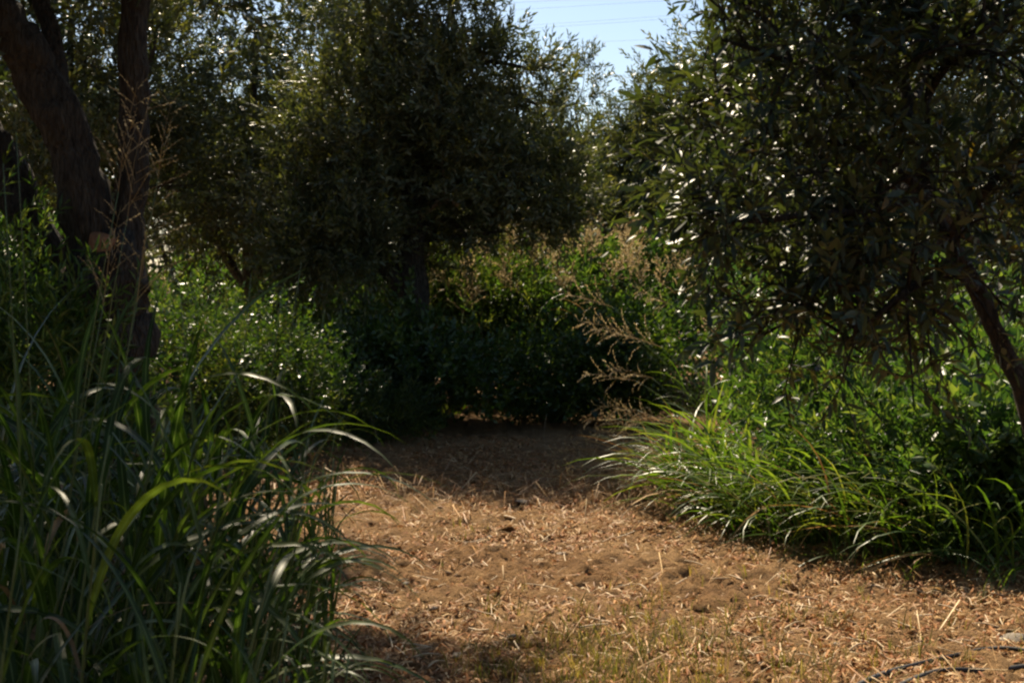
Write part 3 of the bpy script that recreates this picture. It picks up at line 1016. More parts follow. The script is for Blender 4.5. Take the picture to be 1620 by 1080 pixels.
shrub("bush", "yellow-green bush right beside the central trunk", "bush", GP(725, 14.3)[:2], [
    lobe(710, 485, 14.3, (0.4, 0.5, 0.4), 22), lobe(760, 485, 14.4, (0.45, 0.5, 0.3), 20), lobe(720, 510, 14.0, (0.45, 0.4, 0.4), 20), lobe(790, 520, 14.0, (0.45, 0.4, 0.35), 18)],
      49, SPRAY_MIX2, 'weed', per=12, size=1.3, big_leaf=0.06, nbig=12)
shrub("bush", "low dark bush with pale glossy leaves below the central trunk", "bush", GP(680, 11.3)[:2], [
    lobe(660, 590, 11.3, (0.4, 0.4, 0.32), 18), lobe(710, 610, 11.2, (0.4, 0.4, 0.25), 16), lobe(620, 560, 11.5, (0.35, 0.4, 0.3), 14)],
      42, SPRAY_BROAD, 'broad', per=10, size=0.9, big_leaf=0.075, nbig=18)
shrub("bush", "bright leafy bush left of the central trunk", "bush", GP(540, 13.8)[:2], [
    lobe(550, 480, 13.8, (0.5, 0.5, 0.5), 24), lobe(490, 510, 13.7, (0.5, 0.45, 0.45), 20), lobe(600, 500, 13.8, (0.4, 0.4, 0.5), 18), lobe(520, 430, 14.0, (0.5, 0.5, 0.35), 16)],
      43, SPRAY_NARROW, 'sunweed', per=11, size=0.9, big_leaf=0.09, nbig=30)
shrub("bush", "shaded leafy bush in front of the bright one left of the trunk", "bush", GP(570, 11.4)[:2], [
    lobe(545, 590, 11.4, (0.4, 0.4, 0.3), 18), lobe(600, 600, 11.4, (0.3, 0.3, 0.25), 12), lobe(500, 600, 11.2, (0.35, 0.4, 0.3), 14)],
      50, SPRAY_BROAD, 'broad', per=9, size=0.75, big_leaf=0.075, nbig=16)
shrub("bush", "dark low bush on the left edge of the path", "bush", GP(560, 10.6)[:2], [
    lobe(560, 660, 10.5, (0.42, 0.4, 0.22), 24), lobe(500, 650, 10.4, (0.4, 0.4, 0.3), 20), lobe(620, 680, 10.5, (0.25, 0.3, 0.16), 12)],
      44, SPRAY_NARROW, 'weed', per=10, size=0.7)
shrub("weed", "feathery light green weed behind the tall grass", "weed", GP(370, 9.4)[:2], [
    lobe(360, 590, 9.4, (0.45, 0.45, 0.32), 26), lobe(300, 620, 9.0, (0.45, 0.4, 0.32), 22), lobe(430, 630, 9.4, (0.4, 0.4, 0.28), 20), lobe(400, 680, 9.2, (0.5, 0.4, 0.2), 18)],
      45, SPRAY_TINY, 'weed', per=14, size=1.2, up=1.0)
shrub("weed", "leafy weed at the foot of the forked trunk", "weed", GP(40, 6.6)[:2], [
    lobe(30, 560, 6.5, (0.4, 0.4, 0.4), 26), lobe(80, 640, 6.3, (0.4, 0.35, 0.3), 20), lobe(-40, 480, 6.8, (0.3, 0.4, 0.4), 14), lobe(20, 420, 7.4, (0.25, 0.3, 0.3), 10)],
      46, SPRAY_NARROW, 'sunweed', per=10, size=0.9)
shrub("weed", "tangled weed in shade between trunk fork and path", "weed", GP(300, 9.0)[:2], [
    lobe(280, 560, 9.2, (0.4, 0.5, 0.22), 14), lobe(410, 560, 9.6, (0.5, 0.5, 0.25), 16), lobe(350, 590, 9.0, (0.5, 0.4, 0.22), 14), lobe(480, 620, 9.3, (0.35, 0.4, 0.28), 16)],
      47, SPRAY_SMALL, 'broad', per=9, size=1.0)

# right-hand bank of weeds
bank = [
    ("tall leafy weed at the near right corner of the bank", 1600, 6.30, 0.72, 0.40, SPRAY_MIX, 'sunweed', 0.75, 48),
    ("dense small-leaved weed beside the corner of the bank", 1500, 6.60, 0.66, 0.38, SPRAY_MIX2, 'sunweed', 0.95, 40),
    ("bushy weed with small leaves midway along the bank", 1400, 7.00, 0.62, 0.36, SPRAY_MIX2, 'sunweed', 1.0, 24),
    ("pale leaved weed beneath the leaning trunk", 1560, 7.30, 0.88, 0.42, SPRAY_MIX, 'sunweed', 0.8, 56),
    ("broad leaved weed behind the grass of the bank", 1450, 7.80, 0.88, 0.44, SPRAY_MIX, 'sunweed', 0.8, 56),
    ("spindly weed at the back of the grass tussock", 1320, 8.30, 0.75, 0.4, SPRAY_NARROW, 'sunweed', 0.7, 32),
    ("dark weed filling the back of the bank under the crown", 1560, 8.60, 0.90, 0.5, SPRAY_NARROW, 'sunweed', 0.8, 32),
]
for i, (lab, px, d, h, w, sp, mt, sz, nb) in enumerate(bank):
    b = GP(px, d)
    shrub("weed", lab, "weed", b[:2], [(b + [0, 0, h * 0.62], (w, w * 0.8, h * 0.4), 30), (b + [-w * 0.45, -0.15, h * 0.35], (w * 0.7, w * 0.6, h * 0.35), 18), (b + [w * 0.5, -0.05, h * 0.4], (w * 0.7, w * 0.6, h * 0.35), 18)],
          60 + i, sp, mt, per=10, size=sz, big_leaf=0.065, nbig=nb, group="weeds of the bank by the leaning trunk")

# ---- blades
def blade_mesh(r, name, mat, w=0.035, a0=18, a1=125, n=11, twist=0.5, keel=0.22, pw=1.7):
    """Unit-length arching blade that leaves the origin upwards and bends over towards +Y."""
    s = np.linspace(0, 1, n)
    ang = np.radians(a0 + (a1 - a0) * s ** pw)
    st = 1.0 / (n - 1)
    y = np.concatenate([[0], np.cumsum(np.sin((ang[1:] + ang[:-1]) / 2) * st)])
    z = np.concatenate([[0], np.cumsum(np.cos((ang[1:] + ang[:-1]) / 2) * st)])
    x = 0.05 * np.sin(s * 3 + r.uniform(0, 6)) * s
    wd = w * np.minimum(1, 0.45 + s * 4) * np.clip((1 - s) / 0.55, 0, 1) ** 0.8
    tw = twist * r.normal(0, 1) * s
    V, A = [], []
    for i in range(n):
        nx, ny, nz = 0, -math.cos(ang[i]), math.sin(ang[i])
        side = np.array([math.cos(tw[i]), ny * math.sin(tw[i]), nz * math.sin(tw[i])])
        nor = np.array([-math.sin(tw[i]), ny * math.cos(tw[i]), nz * math.cos(tw[i])])
        c = np.array([x[i], y[i], z[i]])
        V += [c - side * wd[i] / 2 + nor * keel * wd[i] * 0.5, c, c + side * wd[i] / 2 + nor * keel * wd[i] * 0.5]
        A += [0, 1, 0]
    F = []
    for i in range(n - 1):
        for k in (0, 1):
            a = i * 3 + k
            F.append((a, a + 1, a + 4, a + 3))
    g = Geo().add(np.array(V), np.array(F), np.array(A))
    return g


br = np.random.default_rng(15)
BLADES = [blade_mesh(br, "b", None, w=br.uniform(0.028, 0.044), a0=br.uniform(14, 40), a1=br.uniform(125, 176), pw=br.uniform(0.9, 1.9), n=12).mesh("grass_blade", M['blade'], attr="mid") for _ in range(14)]
STIFF = [blade_mesh(br, "b", None, w=br.uniform(0.026, 0.036), a0=br.uniform(4, 18), a1=br.uniform(35, 85), pw=1.6, n=10).mesh("grass_blade", M['blade'], attr="mid") for _ in range(8)]
FINE = [blade_mesh(br, "b", None, w=br.uniform(0.013, 0.024), a0=br.uniform(10, 35), a1=br.uniform(80, 130), pw=1.4, n=9).mesh("fine_blade", M['fine'], attr="mid") for _ in range(8)]


def panicle_geo(r, L=0.28, branches=16, seed_len=0.009, droop=0.6, tight=0.5):
    """Open seed head along +Z from the origin."""
    g = Geo()
    V, F = tube([(0, 0, 0), (0.01, 0, L * 0.5), (0.0, 0.01, L)], [0.0016, 0.0012, 0.0006], 4)
    g.add(V, F)
    sp, sd = [], []
    for i in range(branches):
        t = float(np.clip(0.05 + 0.95 * i / branches + r.normal(0, 0.05), 0.02, 1.0))
        az = r.uniform(0, 6.28)
        ln = (L * 0.55 * (1 - 0.75 * t) + 0.03) * r.uniform(0.45, 1.25)
        a = math.radians(r.uniform(25, 60) * tight * 2)
        d0 = np.array([math.sin(a) * math.cos(az), math.sin(a) * math.sin(az), math.cos(a)])
        p = np.array([0, 0, t * L])
        pts = [p]
        for k in range(4):
            d0 = unit(d0 + np.array([0, 0, -droop * 0.12]))
            pts.append(pts[-1] + d0 * ln / 4)
        V, F = tube(pts, np.linspace(0.0009, 0.0004, 5), 3, cap=False)
        g.add(V, F)
        m = max(3, int(ln / 0.012))
        for k in range(m):
            f = (0.25 + 0.75 * k / m) * 4
            q = int(min(f, 3))
            sp.append(pts[q] + (pts[q + 1] - pts[q]) * (f - q))
            sd.append(unit(d0 + r.normal(0, 0.35, 3)))
    sp, sd = np.array(sp), np.array(sd)
    R = frames(sd, r.uniform(0, 6.28, len(sd)))
    lv = leaf_cheap(0.34, 0.5, 0.0)
    scatter(g, lv[0], lv[1], sp, R, seed_len * r.uniform(0.8, 1.3, len(sp)))
    return g


PANICLES = [panicle_geo(br, br.uniform(0.2, 0.3), 15, 0.010).mesh("panicle", M['seed']) for _ in range(4)]
PLUMES_FAR = [panicle_geo(br, br.uniform(0.3, 0.42), 22, 0.028, 1.2, 0.35).mesh("far_plume", M['seed']) for _ in range(4)]
PLUMES = [panicle_geo(br, br.uniform(0.24, 0.34), 17, 0.0155, 2.0, 0.33).mesh("plume", M['seed']) for _ in range(4)]


DEAD = [blade_mesh(br, "b", None, w=br.uniform(0.02, 0.035), a0=br.uniform(20, 60), a1=br.uniform(120, 175), pw=br.uniform(0.6, 1.2), n=10, twist=1.2).mesh("dead_blade", M['deadblade'], attr="mid") for _ in range(6)]


DEADFINE = [blade_mesh(br, "b", None, w=br.uniform(0.010, 0.018), a0=br.uniform(15, 45), a1=br.uniform(90, 140), pw=1.1, n=9).mesh("dry_blade", M['deadblade'], attr="mid") for _ in range(6)]


def link(name, me, parent, loc, rot, scale=1.0):
    ob = bpy.data.objects.new(name, me)
    COL.objects.link(ob)
    ob.parent = parent
    ob.location = loc
    ob.rotation_euler = rot
    ob.scale = (scale,) * 3 if np.isscalar(scale) else scale
    return ob


def grass_plant(label, group, x, y, h, lean, az, nblades, r, meshes=BLADES, head=None, blade_len=(0.45, 0.85), name="tall_grass_plant", top=0.9, stem_r=0.0055, cat="grass", lowest=0.12, stem='stem', azpref=None):
    z0 = float(ground_z(x, y)) - 0.02
    root = empty(name, (x, y, z0), label, cat, group)
    n = 10
    s = np.linspace(0, 1, n)
    rx, ry = math.cos(az) * lean, math.sin(az) * lean
    pts = np.stack([rx * s ** 1.8 * h, ry * s ** 1.8 * h, s * h * math.sqrt(max(0.2, 1 - lean * lean * 0.6))], axis=1)
    V, F = tube(pts, np.linspace(stem_r, stem_r * 0.35, n), 5)
    stem_ob = Geo().add(V, F).build("stem", M[stem], root)
    a = r.uniform(0, 6.28)
    for k in range(nblades):
        t = lowest + (top - lowest) * (k + r.uniform(0, 0.6)) / nblades
        f = t * (n - 1)
        i = min(int(f), n - 2)
        p = pts[i] + (pts[i + 1] - pts[i]) * (f - i)
        a += math.pi + r.normal(0, 0.5)
        aa = a if azpref is None or r.uniform() < 0.4 else azpref + r.normal(0, 0.6)
        use = DEAD if (meshes is BLADES and r.uniform() < (0.30 if t < 0.4 else 0.04)) else meshes
        link("leaf_blade", use[r.integers(0, len(use))], root, p, (r.normal(0, 0.08), r.normal(0, 0.08), aa), r.uniform(*blade_len) * (1.0 - 0.3 * abs(t - 0.5)))
    if head is not None:
        d = unit(pts[-1] - pts[-2])
        q = Vector(d).to_track_quat('Z', 'X')
        if head is PLUMES:
            d = unit(d * np.array([1, 1, 0.35]) + np.array([0, 0, -0.05]))
            q = Vector(d).to_track_quat('Z', 'X')
        link("seed_head", head[r.integers(0, len(head))], stem_ob, pts[-1], q.to_euler(), r.uniform(0.85, 1.2) * (0.8 if head is PANICLES else 1.0))
    return root


# tall grass thicket, lower left
gr = np.random.default_rng(99)
TG = "tall broad-bladed grasses of the thicket"
spots = []
tries = 0
while len(spots) < 92 and tries < 4000:
    tries += 1
    y = gr.uniform(2.0, 4.3)
    right = -0.145 * y      # right-hand edge of the thicket
    left = -0.44 * y
    x = gr.uniform(left, right)
    if all((x - a) ** 2 + (y - b) ** 2 > 0.09 ** 2 for a, b in spots):
        spots.append((x, y))
for i, (x, y) in enumerate(spots):
    edge = (x / y + 0.44) / 0.30                # 0 at the left, 1 at the right edge
    h = gr.uniform(0.72, 1.08) - 0.30 * max(0, edge - 0.4)
    px = x / y * RES_F + 810
    reach = (600 - px) * y / RES_F               # how far blades may hang out over the soil
    bl = float(np.clip(reach / 0.62, 0.28, 0.85 if y > 2.6 else 0.58))
    h = min(h, 0.55 + 1.6 * max(0.0, reach))
    grass_plant("tall broad-bladed green grass in the shaded thicket on the left", TG, x, y, h, min(gr.uniform(0.05, 0.32), max(0.02, 0.4 * reach / h)), gr.uniform(-0.8, 0.8), int(gr.integers(8, 12)), gr,
                meshes=BLADES if gr.uniform() < 0.72 else STIFF, head=None, blade_len=(bl * 0.6, bl), stem_r=0.0055, lowest=0.06)
# the broad arching ones that catch the sun on top
for i, (px, d, h, lab) in enumerate([(150, 2.7, 1.12, "tallest arching broad grass with a bright tip before the trunk base"), (215, 2.8, 1.05, "arching broad grass right of the tallest, leaves bowed to the right"),
                                    (285, 2.9, 0.98, "broad grass with sunlit upright leaves in mid thicket"), (340, 3.0, 0.92, "broad grass with leaves bowed towards the path"),
                                    (70, 2.6, 1.08, "broad arching grass at the far left of the thicket"),
                                    (400, 3.1, 0.86, "broad grass at the path edge with leaves hanging over the soil"), (430, 2.9, 0.74, "short broad grass drooping at the path edge")]):
    b = GP(px, d)
    grass_plant(lab, None, b[0], b[1], h, 0.12, 0.0, 9, gr, meshes=BLADES, blade_len=(0.5, 0.68) if px < 390 else (0.3, 0.45), stem_r=0.006, lowest=0.3, top=0.98, azpref=-math.pi / 2)
# flowering culms rising from it
for i, (px, py, d, lab) in enumerate([(120, 330, 3.0, "grass culm with open tan seed head before the forked trunk"), (165, 265, 3.2, "tallest grass culm with airy tan seed head before the upright stem"),
                                       (95, 290, 2.8, "grass culm with drooping seed head at the far left"), (90, 470, 2.7, "short grass culm with reddish seed head low on the left"),
                                       (150, 470, 2.9, "short grass culm with seed head in front of the trunk base")]):
    p = P(px, py, d)
    x0 = p[0] - 0.08
    h = p[2]
    grass_plant(lab, None, x0, d + 0.05, h, 0.12, 0.0, 4, gr, meshes=STIFF, head=PANICLES, blade_len=(0.3, 0.55), top=0.7, stem_r=0.003)
CULMS = [(400, 460, 400, 3.6), (440, 500, 480, 3.8), (380, 430, 440, 3.3), (470, 520, 660, 3.5), (500, 470, 590, 4.2), (350, 380, 420, 3.4), (330, 300, 430, 3.2), (40, 30, 250, 2.6), (60, 50, 200, 2.8)]
RANK_CULM = sorted(range(len(CULMS)), key=lambda k: CULMS[k][1])
for i, (px0, px1, py1, d) in enumerate(CULMS):
    p = P(px1, py1, d)
    b = GP(px0, d)
    grass_plant("thin upright grass culm above the thicket, %s counted from the left" % ORD[RANK_CULM.index(i)], "thin grass culms", b[0], d, p[2], abs(p[0] - b[0]) / p[2] + 0.02, 0 if p[0] > b[0] else math.pi, 3, gr,
                meshes=STIFF, head=None, blade_len=(0.3, 0.5), stem_r=0.0028, top=0.75)

# reed-like grass with tan plumes, right of the path end
REEDS = [(965, 470, 8.6), (985, 505, 8.5), (1010, 520, 8.4), (1000, 560, 8.4), (975, 590, 8.3), (985, 620, 8.3), (1030, 580, 8.2), (1045, 540, 8.6), (1060, 480, 8.8), (1020, 610, 8.2), (1040, 640, 8.1), (1005, 640, 8.2)]
RANK_REED = sorted(range(len(REEDS)), key=lambda k: REEDS[k][0])
for i, (px, py, d) in enumerate(REEDS):
    tip = P(px, py, d)
    b = GP(1140 + 14 * (i % 5), d - 0.1)
    dx = tip[0] - b[0]
    h = tip[2] * 1.08
    grass_plant("reed grass with tan plume over the path end, %s counted from the left" % ORD[RANK_REED.index(i)], "reed grasses with plumes", b[0], b[1], h, min(0.95, abs(dx) / h), math.pi + gr.normal(0, 0.12), 5, gr, meshes=FINE, head=PLUMES,
                blade_len=(0.35, 0.6), name="reed_grass_plant", stem_r=0.004, top=0.6, azpref=math.pi / 2)
DRY = [(935, 665, 8.9), (960, 690, 8.8), (915, 735, 8.4), (950, 725, 8.5), (985, 700, 8.6), (1000, 720, 8.4), (970, 655, 8.9)]
RANK_DRY = sorted(range(len(DRY)), key=lambda k: DRY[k][0])
for i, (px, py, d) in enumerate(DRY):
    tip = P(px, py, d)
    b = GP(1070 + 12 * (i % 4), d)
    dx = tip[0] - b[0]
    h = max(0.22, tip[2] * 1.2)
    grass_plant("low dry straw-coloured grass bowed onto the path, %s counted from the left" % ORD[RANK_DRY.index(i)], "dry grasses bowed onto the path", b[0], b[1], h, abs(dx) / h, math.pi + gr.normal(0, 0.15), 2, gr, meshes=FINE, head=PLUMES,
                blade_len=(0.25, 0.4), name="dry_grass_plant", stem_r=0.003, stem='drystem', top=0.4)

# grasses with plumes on top of the bush behind
for i in range(64):
    px = gr.uniform(690, 1080)
    front = i % 2 == 0
    d = gr.uniform(13.2, 13.9) if front else gr.uniform(14.2, 15.6)
    tip = P(px, (gr.uniform(395, 470) if front else gr.uniform(355, 425)) + 25 * (px < 800), d)
    b = GP(px + gr.uniform(-20, 20), d)
    grass_plant("tan plumed grass standing in front of the sunlit bush" if front else "tan plumed grass rising from behind the sunlit bush",
                "plumed grasses before the sunlit bush" if front else "plumed grasses behind the sunlit bush", b[0], d, tip[2], gr.uniform(0.1, 0.4), gr.uniform(0, 6.28), 4, gr,
                meshes=FINE if i % 3 else DEADFINE, head=PLUMES_FAR, blade_len=(0.5, 0.8), name="plumed_grass_plant", stem_r=0.005)


def tussock(label, x, y, n, length, r, meshes=FINE, spread=0.12, azc=None, name="grass_tussock", group=None, tilt=0.25):
    z0 = float(ground_z(x, y)) - 0.015
    root = empty(name, (x, y, z0), label, "grass", group)
    for k in range(n):
        az = r.uniform(0, 6.28) if azc is None or r.uniform() < 0.35 else azc + r.normal(0, 0.7)
        use = DEADFINE if (meshes is FINE and r.uniform() < 0.08) else meshes
        link("leaf_blade", use[r.integers(0, len(use))], root, (r.normal(0, spread), r.normal(0, spread), 0), (r.normal(0, tilt), r.normal(0, tilt), az), r.uniform(*length))
    return root


tl = [("fringe of fine grass arching onto the soil below the large tussock", 1195, 7.0, 100, (0.45, 0.85)),
      ("fringe of fine grass arching onto the soil midway along the bank", 1275, 6.7, 100, (0.45, 0.85)),
      ("fine grass tussock at the path end of the bank", 1105, 7.8, 90, (0.45, 0.85)),
      ("arching grass tussock in the front row of the bank below small-leaved weeds", 1370, 6.5, 100, (0.5, 0.9)),
      ("arching grass tussock in the front row by the corner of the bank", 1450, 6.25, 100, (0.45, 0.85)),
      ("grass tussock half hidden among weeds near the leaning trunk", 1530, 6.5, 80, (0.5, 0.95)),
      ("large green grass tussock spilling over the soil from the bank", 1160, 7.5, 110, (0.5, 1.0)),
      ("green grass tussock next to the reed grasses", 1130, 8.0, 90, (0.5, 0.95)),
      ("bright grass tussock in the middle of the bank front", 1235, 7.2, 110, (0.55, 1.0)),
      ("grass tussock among the small-leaved weeds", 1310, 7.0, 90, (0.5, 0.95)),
      ("grass tussock at the near right edge of the bank", 1560, 6.0, 70, (0.45, 0.85)),
      ("tall grass tussock behind the pale leaved weed", 1480, 7.6, 50, (0.6, 0.95)),
      ("tall grass tussock under the near crown", 1400, 7.9, 50, (0.6, 0.95))]
for lab, px, d, n, ln in tl:
    b = GP(px, d)
    tussock(lab, b[0], b[1], n, ln, gr, azc=math.pi / 2 + 0.4)
for lab, px, d, n, ln in [("pale green grass tussock between bush and central trunk", 700, 12.2, 50, (0.5, 0.9)), ("grass tussock at the dark left edge of the path", 600, 10.4, 50, (0.25, 0.45)),
                          ("grass tussock in the shade behind the tall thicket", 440, 9.6, 60, (0.4, 0.7)), ("grass tussock near the feathery weed", 250, 6.6, 60, (0.4, 0.7)),
                          ("grass tussock left of the forked trunk", 60, 6.0, 60, (0.5, 0.8))]:
    b = GP(px, d)
    tussock(lab, b[0], b[1], n, ln, gr)

for k, (px, d, lab) in enumerate([(1075, 8.55, "dry straw-coloured tussock bowed over the right edge of the path"), (1030, 8.9, "dry tussock at the far right corner of the path"), (1095, 8.1, "dry pale tussock between path and green grass tussock")]):
    b = GP(px, d)
    tussock(lab, b[0], b[1], 70, (0.35, 0.7), gr, meshes=DEADFINE, azc=math.pi / 2, spread=0.10, name="dry_tussock")
for k in range(26):
    px = gr.uniform(1090, 1620)
    front = np.interp(px, [1080, 1130, 1230, 1350, 1470, 1620], [7.9, 7.25, 6.7, 6.1, 5.75, 5.45])
    b = GP(px, front + gr.normal(0.05, 0.16))
    tussock("small grass seedling tuft at the foot of the leafy bank", b[0], b[1], int(gr.integers(6, 14)), (0.08, 0.28), gr, spread=0.04, name="grass_tuft", group="grass tufts along the foot of the bank",
            meshes=FINE if gr.uniform() < 0.7 else DEAD)
# dry twiggy stalks standing at the rim of the shade
for i, (px, py, d, hh) in enumerate([(668, 745, 8.6, .22), (655, 750, 8.5, .14), (697, 755, 8.4, .16), (860, 695, 10.5, .26), (545, 760, 8.4, .12), (935, 770, 8.1, .16), (620, 760, 8.3, .12), (750, 765, 8.2, .12), (895, 755, 8.4, .15), (975, 780, 7.9, .16), (585, 850, 6.6, .14), (700, 910, 5.9, .13)]):
    b = GP(px, d)
    grass_plant("short dry brown stalk standing at the rim of the shaded soil", "short dry stalks", b[0], b[1], hh, gr.uniform(0.1, 0.5), gr.uniform(0, 6.28), 1, gr, meshes=FINE, head=None, blade_len=(0.05, 0.1), name="dry_stalk", stem='drystem', stem_r=0.003)

# undergrowth that fills the back of the grove and the left side: nobody could count it
def undergrowth():
    r = np.random.default_rng(55)
    g = Geo()
    n = 4200
    y = r.uniform(13.5, 30, n)
    x = r.uniform(-0.52, 0.52, n) * y
    z = r.uniform(0.05, 1.0, n) ** 1.2 * (1.0 + 0.5 * NZ[8].at(x, y, 0.6)) + 0.05
    pos = np.stack([x, y, np.abs(z)], axis=1)
    add_sprays(g, r, SPRAY_NARROW, pos, np.tile([0, 0, 1.0], (n, 1)), 1.5, 0.8, 0.6)
    o = g.build("undergrowth", M['sunweed'], None, smooth=False)
    tag(o, "mass of green undergrowth below the far olive trees", "undergrowth", kind="stuff")
    g = Geo()
    n = 2600
    y = r.uniform(4.6, 12, n)
    x = -0.13 * y - r.uniform(0, 1, n) ** 0.8 * 0.4 * y
    keep = x < np.interp(y, [4.6, 7.4, 8.6, 9.6], [-1.75, -1.9, -1.7, -0.9])
    x, y = x[keep], y[keep]
    n = len(x)
    pos = np.stack([x, y, 0.03 + 0.22 * r.uniform(0, 1, n)], axis=1)
    add_sprays(g, r, SPRAY_SMALL, pos, np.tile([0, 0, 1.0], (n, 1)), 1.0, 0.8, 0.7)
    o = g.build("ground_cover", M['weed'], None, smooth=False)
    tag(o, "low green ground cover under the forked olive tree", "ground cover", kind="stuff")
    g = Geo()
    n = 2600
    y = r.uniform(8.0, 13.5, n)
    x = 0.17 * y + r.uniform(0, 1, n) * 0.4 * y
    pos = np.stack([x, y, 0.03 + 1.15 * r.uniform(0, 1, n) ** 1.2], axis=1)
    add_sprays(g, r, SPRAY_MIX, pos, np.tile([0, 0, 1.0], (n, 1)), 1.0, 0.8, 0.6)
    o = g.build("undergrowth", M['sunweed'], None, smooth=False)
    tag(o, "green undergrowth behind the leafy bank under the near crown", "undergrowth", kind="stuff")


undergrowth()

# ------------------------------------------------------------------ litter on the soil
def litter_points(r, n, dens=None):
    out = []
    tot = 0
    while tot < n:
        m = n * 2
        y = 3.5 + (10.8 - 3.5) * r.uniform(0, 1, m) ** 1.35
        x = r.uniform(-0.25, 0.44, m) * y
        w = np.clip(0.5 + 0.6 * NZ[8].at(x, y, 1.1) + 0.5 * NZ[9].at(x, y, 4.2), 0.14, 1) if dens is None else dens(x, y)
        k = r.uniform(0, 1, m) < w
        out.append(np.stack([x[k], y[k]], axis=1))
        tot += k.sum()
    return np.concatenate(out)[:n]


def strip(n=4, w=0.05, bow=0.12):
    s = np.linspace(0, 1, n)
    V = []
    for i in range(n):
        V += [(-w / 2, s[i] - 0.5, bow * (1 - (2 * s[i] - 1) ** 2)), (w / 2, s[i] - 0.5, bow * (1 - (2 * s[i] - 1) ** 2))]
    F = [(2 * i, 2 * i + 1, 2 * i + 3, 2 * i + 2) for i in range(n - 1)]
    return np.array(V), [np.array(F)]


def lay(name, label, n, mat, length, w, seed, dens=None, tilt=0.25, zoff=0.012, cat="straw", bow=0.12):
    r = np.random.default_rng(seed)
    p = litter_points(r, n, dens)
    z = ground_z(p[:, 0], p[:, 1]) + zoff + r.uniform(0, 0.012, len(p))
    a = r.uniform(0, 6.28, len(p))
    d = np.stack([np.cos(a), np.sin(a), np.abs(r.normal(0, tilt, len(p)))], axis=1)
    R = frames(d, r.normal(0, 0.5, len(p)))
    L = r.uniform(*length, len(p)) * r.uniform(0.5, 1, len(p))
    g = Geo()
    for wv, bw in ((w, bow), (w * 0.6, -bow * 0.3), (w * 1.5, bow * 1.8)):
        m = r.integers(0, 3, len(p)) == {w: 0, w * 0.6: 1, w * 1.5: 2}[wv]
        v, f = strip(3, 1.0, bw)
        wid = wv * r.uniform(0.6, 1.3, m.sum())
        scatter(g, v, f, np.stack([p[m, 0], p[m, 1], z[m]], axis=1), R[m], np.stack([wid, L[m], L[m]], axis=1))
    o = g.build(name, M[mat], None, smooth=True)
    tag(o, label, cat, kind="stuff")


lay("straw_litter", "chopped pale straw scattered over the sunlit soil", 46000, 'straw', (0.02, 0.10), 0.0029, 201)
lay("rusty_litter", "rust-brown dry leaf and stem litter on the soil", 26000, 'redstraw', (0.015, 0.07), 0.0055, 202, bow=0.2)


def dens_rim(x, y):
    return np.clip(0.06 + 0.9 * np.exp(-((y - 7.9 - 0.5 * NZ[9].at(x, y, 0.8)) / 0.7) ** 2), 0, 1)


lay("curled_dry_stems", "thin curled dry stems along the sunlit rim of the shade", 2600, 'straw', (0.10, 0.28), 0.0028, 203, dens=dens_rim, tilt=0.5, bow=0.3)


def clod_base(r, sub=2):
    import bmesh
    bm = bmesh.new()
    bmesh.ops.create_icosphere(bm, subdivisions=sub, radius=1.0)
    for v in bm.verts:
        f = 1 + r.normal(0, 0.13) + 0.25 * math.sin(3.1 * v.co.x + 1.3) * math.cos(2.7 * v.co.y - 0.4)
        v.co = Vector((v.co.x * f, v.co.y * f * 0.9, v.co.z * f * 0.62))
    V = np.array([v.co[:] for v in bm.verts])
    F = np.array([[v.index for v in f.verts] for f in bm.faces])
    bm.free()
    return V, [F]


cr = np.random.default_rng(88)
CLODS = [clod_base(cr, 1) for _ in range(4)]
g = Geo()
pp = litter_points(cr, 10000)
for k in range(4):
    p = pp[k::4]
    n = len(p)
    s = 0.004 + 0.022 * cr.uniform(0, 1, n) ** 3.2
    R = frames(np.stack([cr.normal(0, 1, n), cr.normal(0, 1, n), cr.normal(0, 0.2, n)], axis=1), cr.uniform(-0.5, 0.5, n))
    scatter(g, CLODS[k][0], CLODS[k][1], np.stack([p[:, 0], p[:, 1], ground_z(p[:, 0], p[:, 1]) + 0.008], axis=1), R, s)
tag(g.build("soil_crumbs", M['clod'], None, smooth=False), "small crumbs of brown earth over the bare soil", "earth", kind="stuff")

# clods and stones one can point at
CLOD_ME = []
for k in range(5):
    v, f = clod_base(cr, 3)
    CLOD_ME.append(Geo().add(v, f).mesh("soil_clod", M['soil'], smooth=False))
STONE_ME = []
for k in range(4):
    v, f = clod_base(cr, 2)
    v = v * np.array([1, 1, 0.8])
    STONE_ME.append(Geo().add(v, f).mesh("stone", M['stone'], smooth=True))


def put(name, me, px, py, size, label, cat, group, r, sink=0.3):
    d = CAM_Z * RES_F / (py - 430.0)
    b = GP(px, d)
    o = bpy.data.objects.new(name, me)
    COL.objects.link(o)
    o.location = (b[0], b[1], float(ground_z(b[0], b[1])) + 0.012 + size * 0.62 * (1 - 2 * sink) * 0.5)
    o.rotation_euler = (r.normal(0, 0.2), r.normal(0, 0.2), r.uniform(0, 6.28))
    o.scale = (size * r.uniform(0.85, 1.3), size * r.uniform(0.85, 1.2), size * r.uniform(0.5, 0.8))
    tag(o, label, cat, group)
    return o


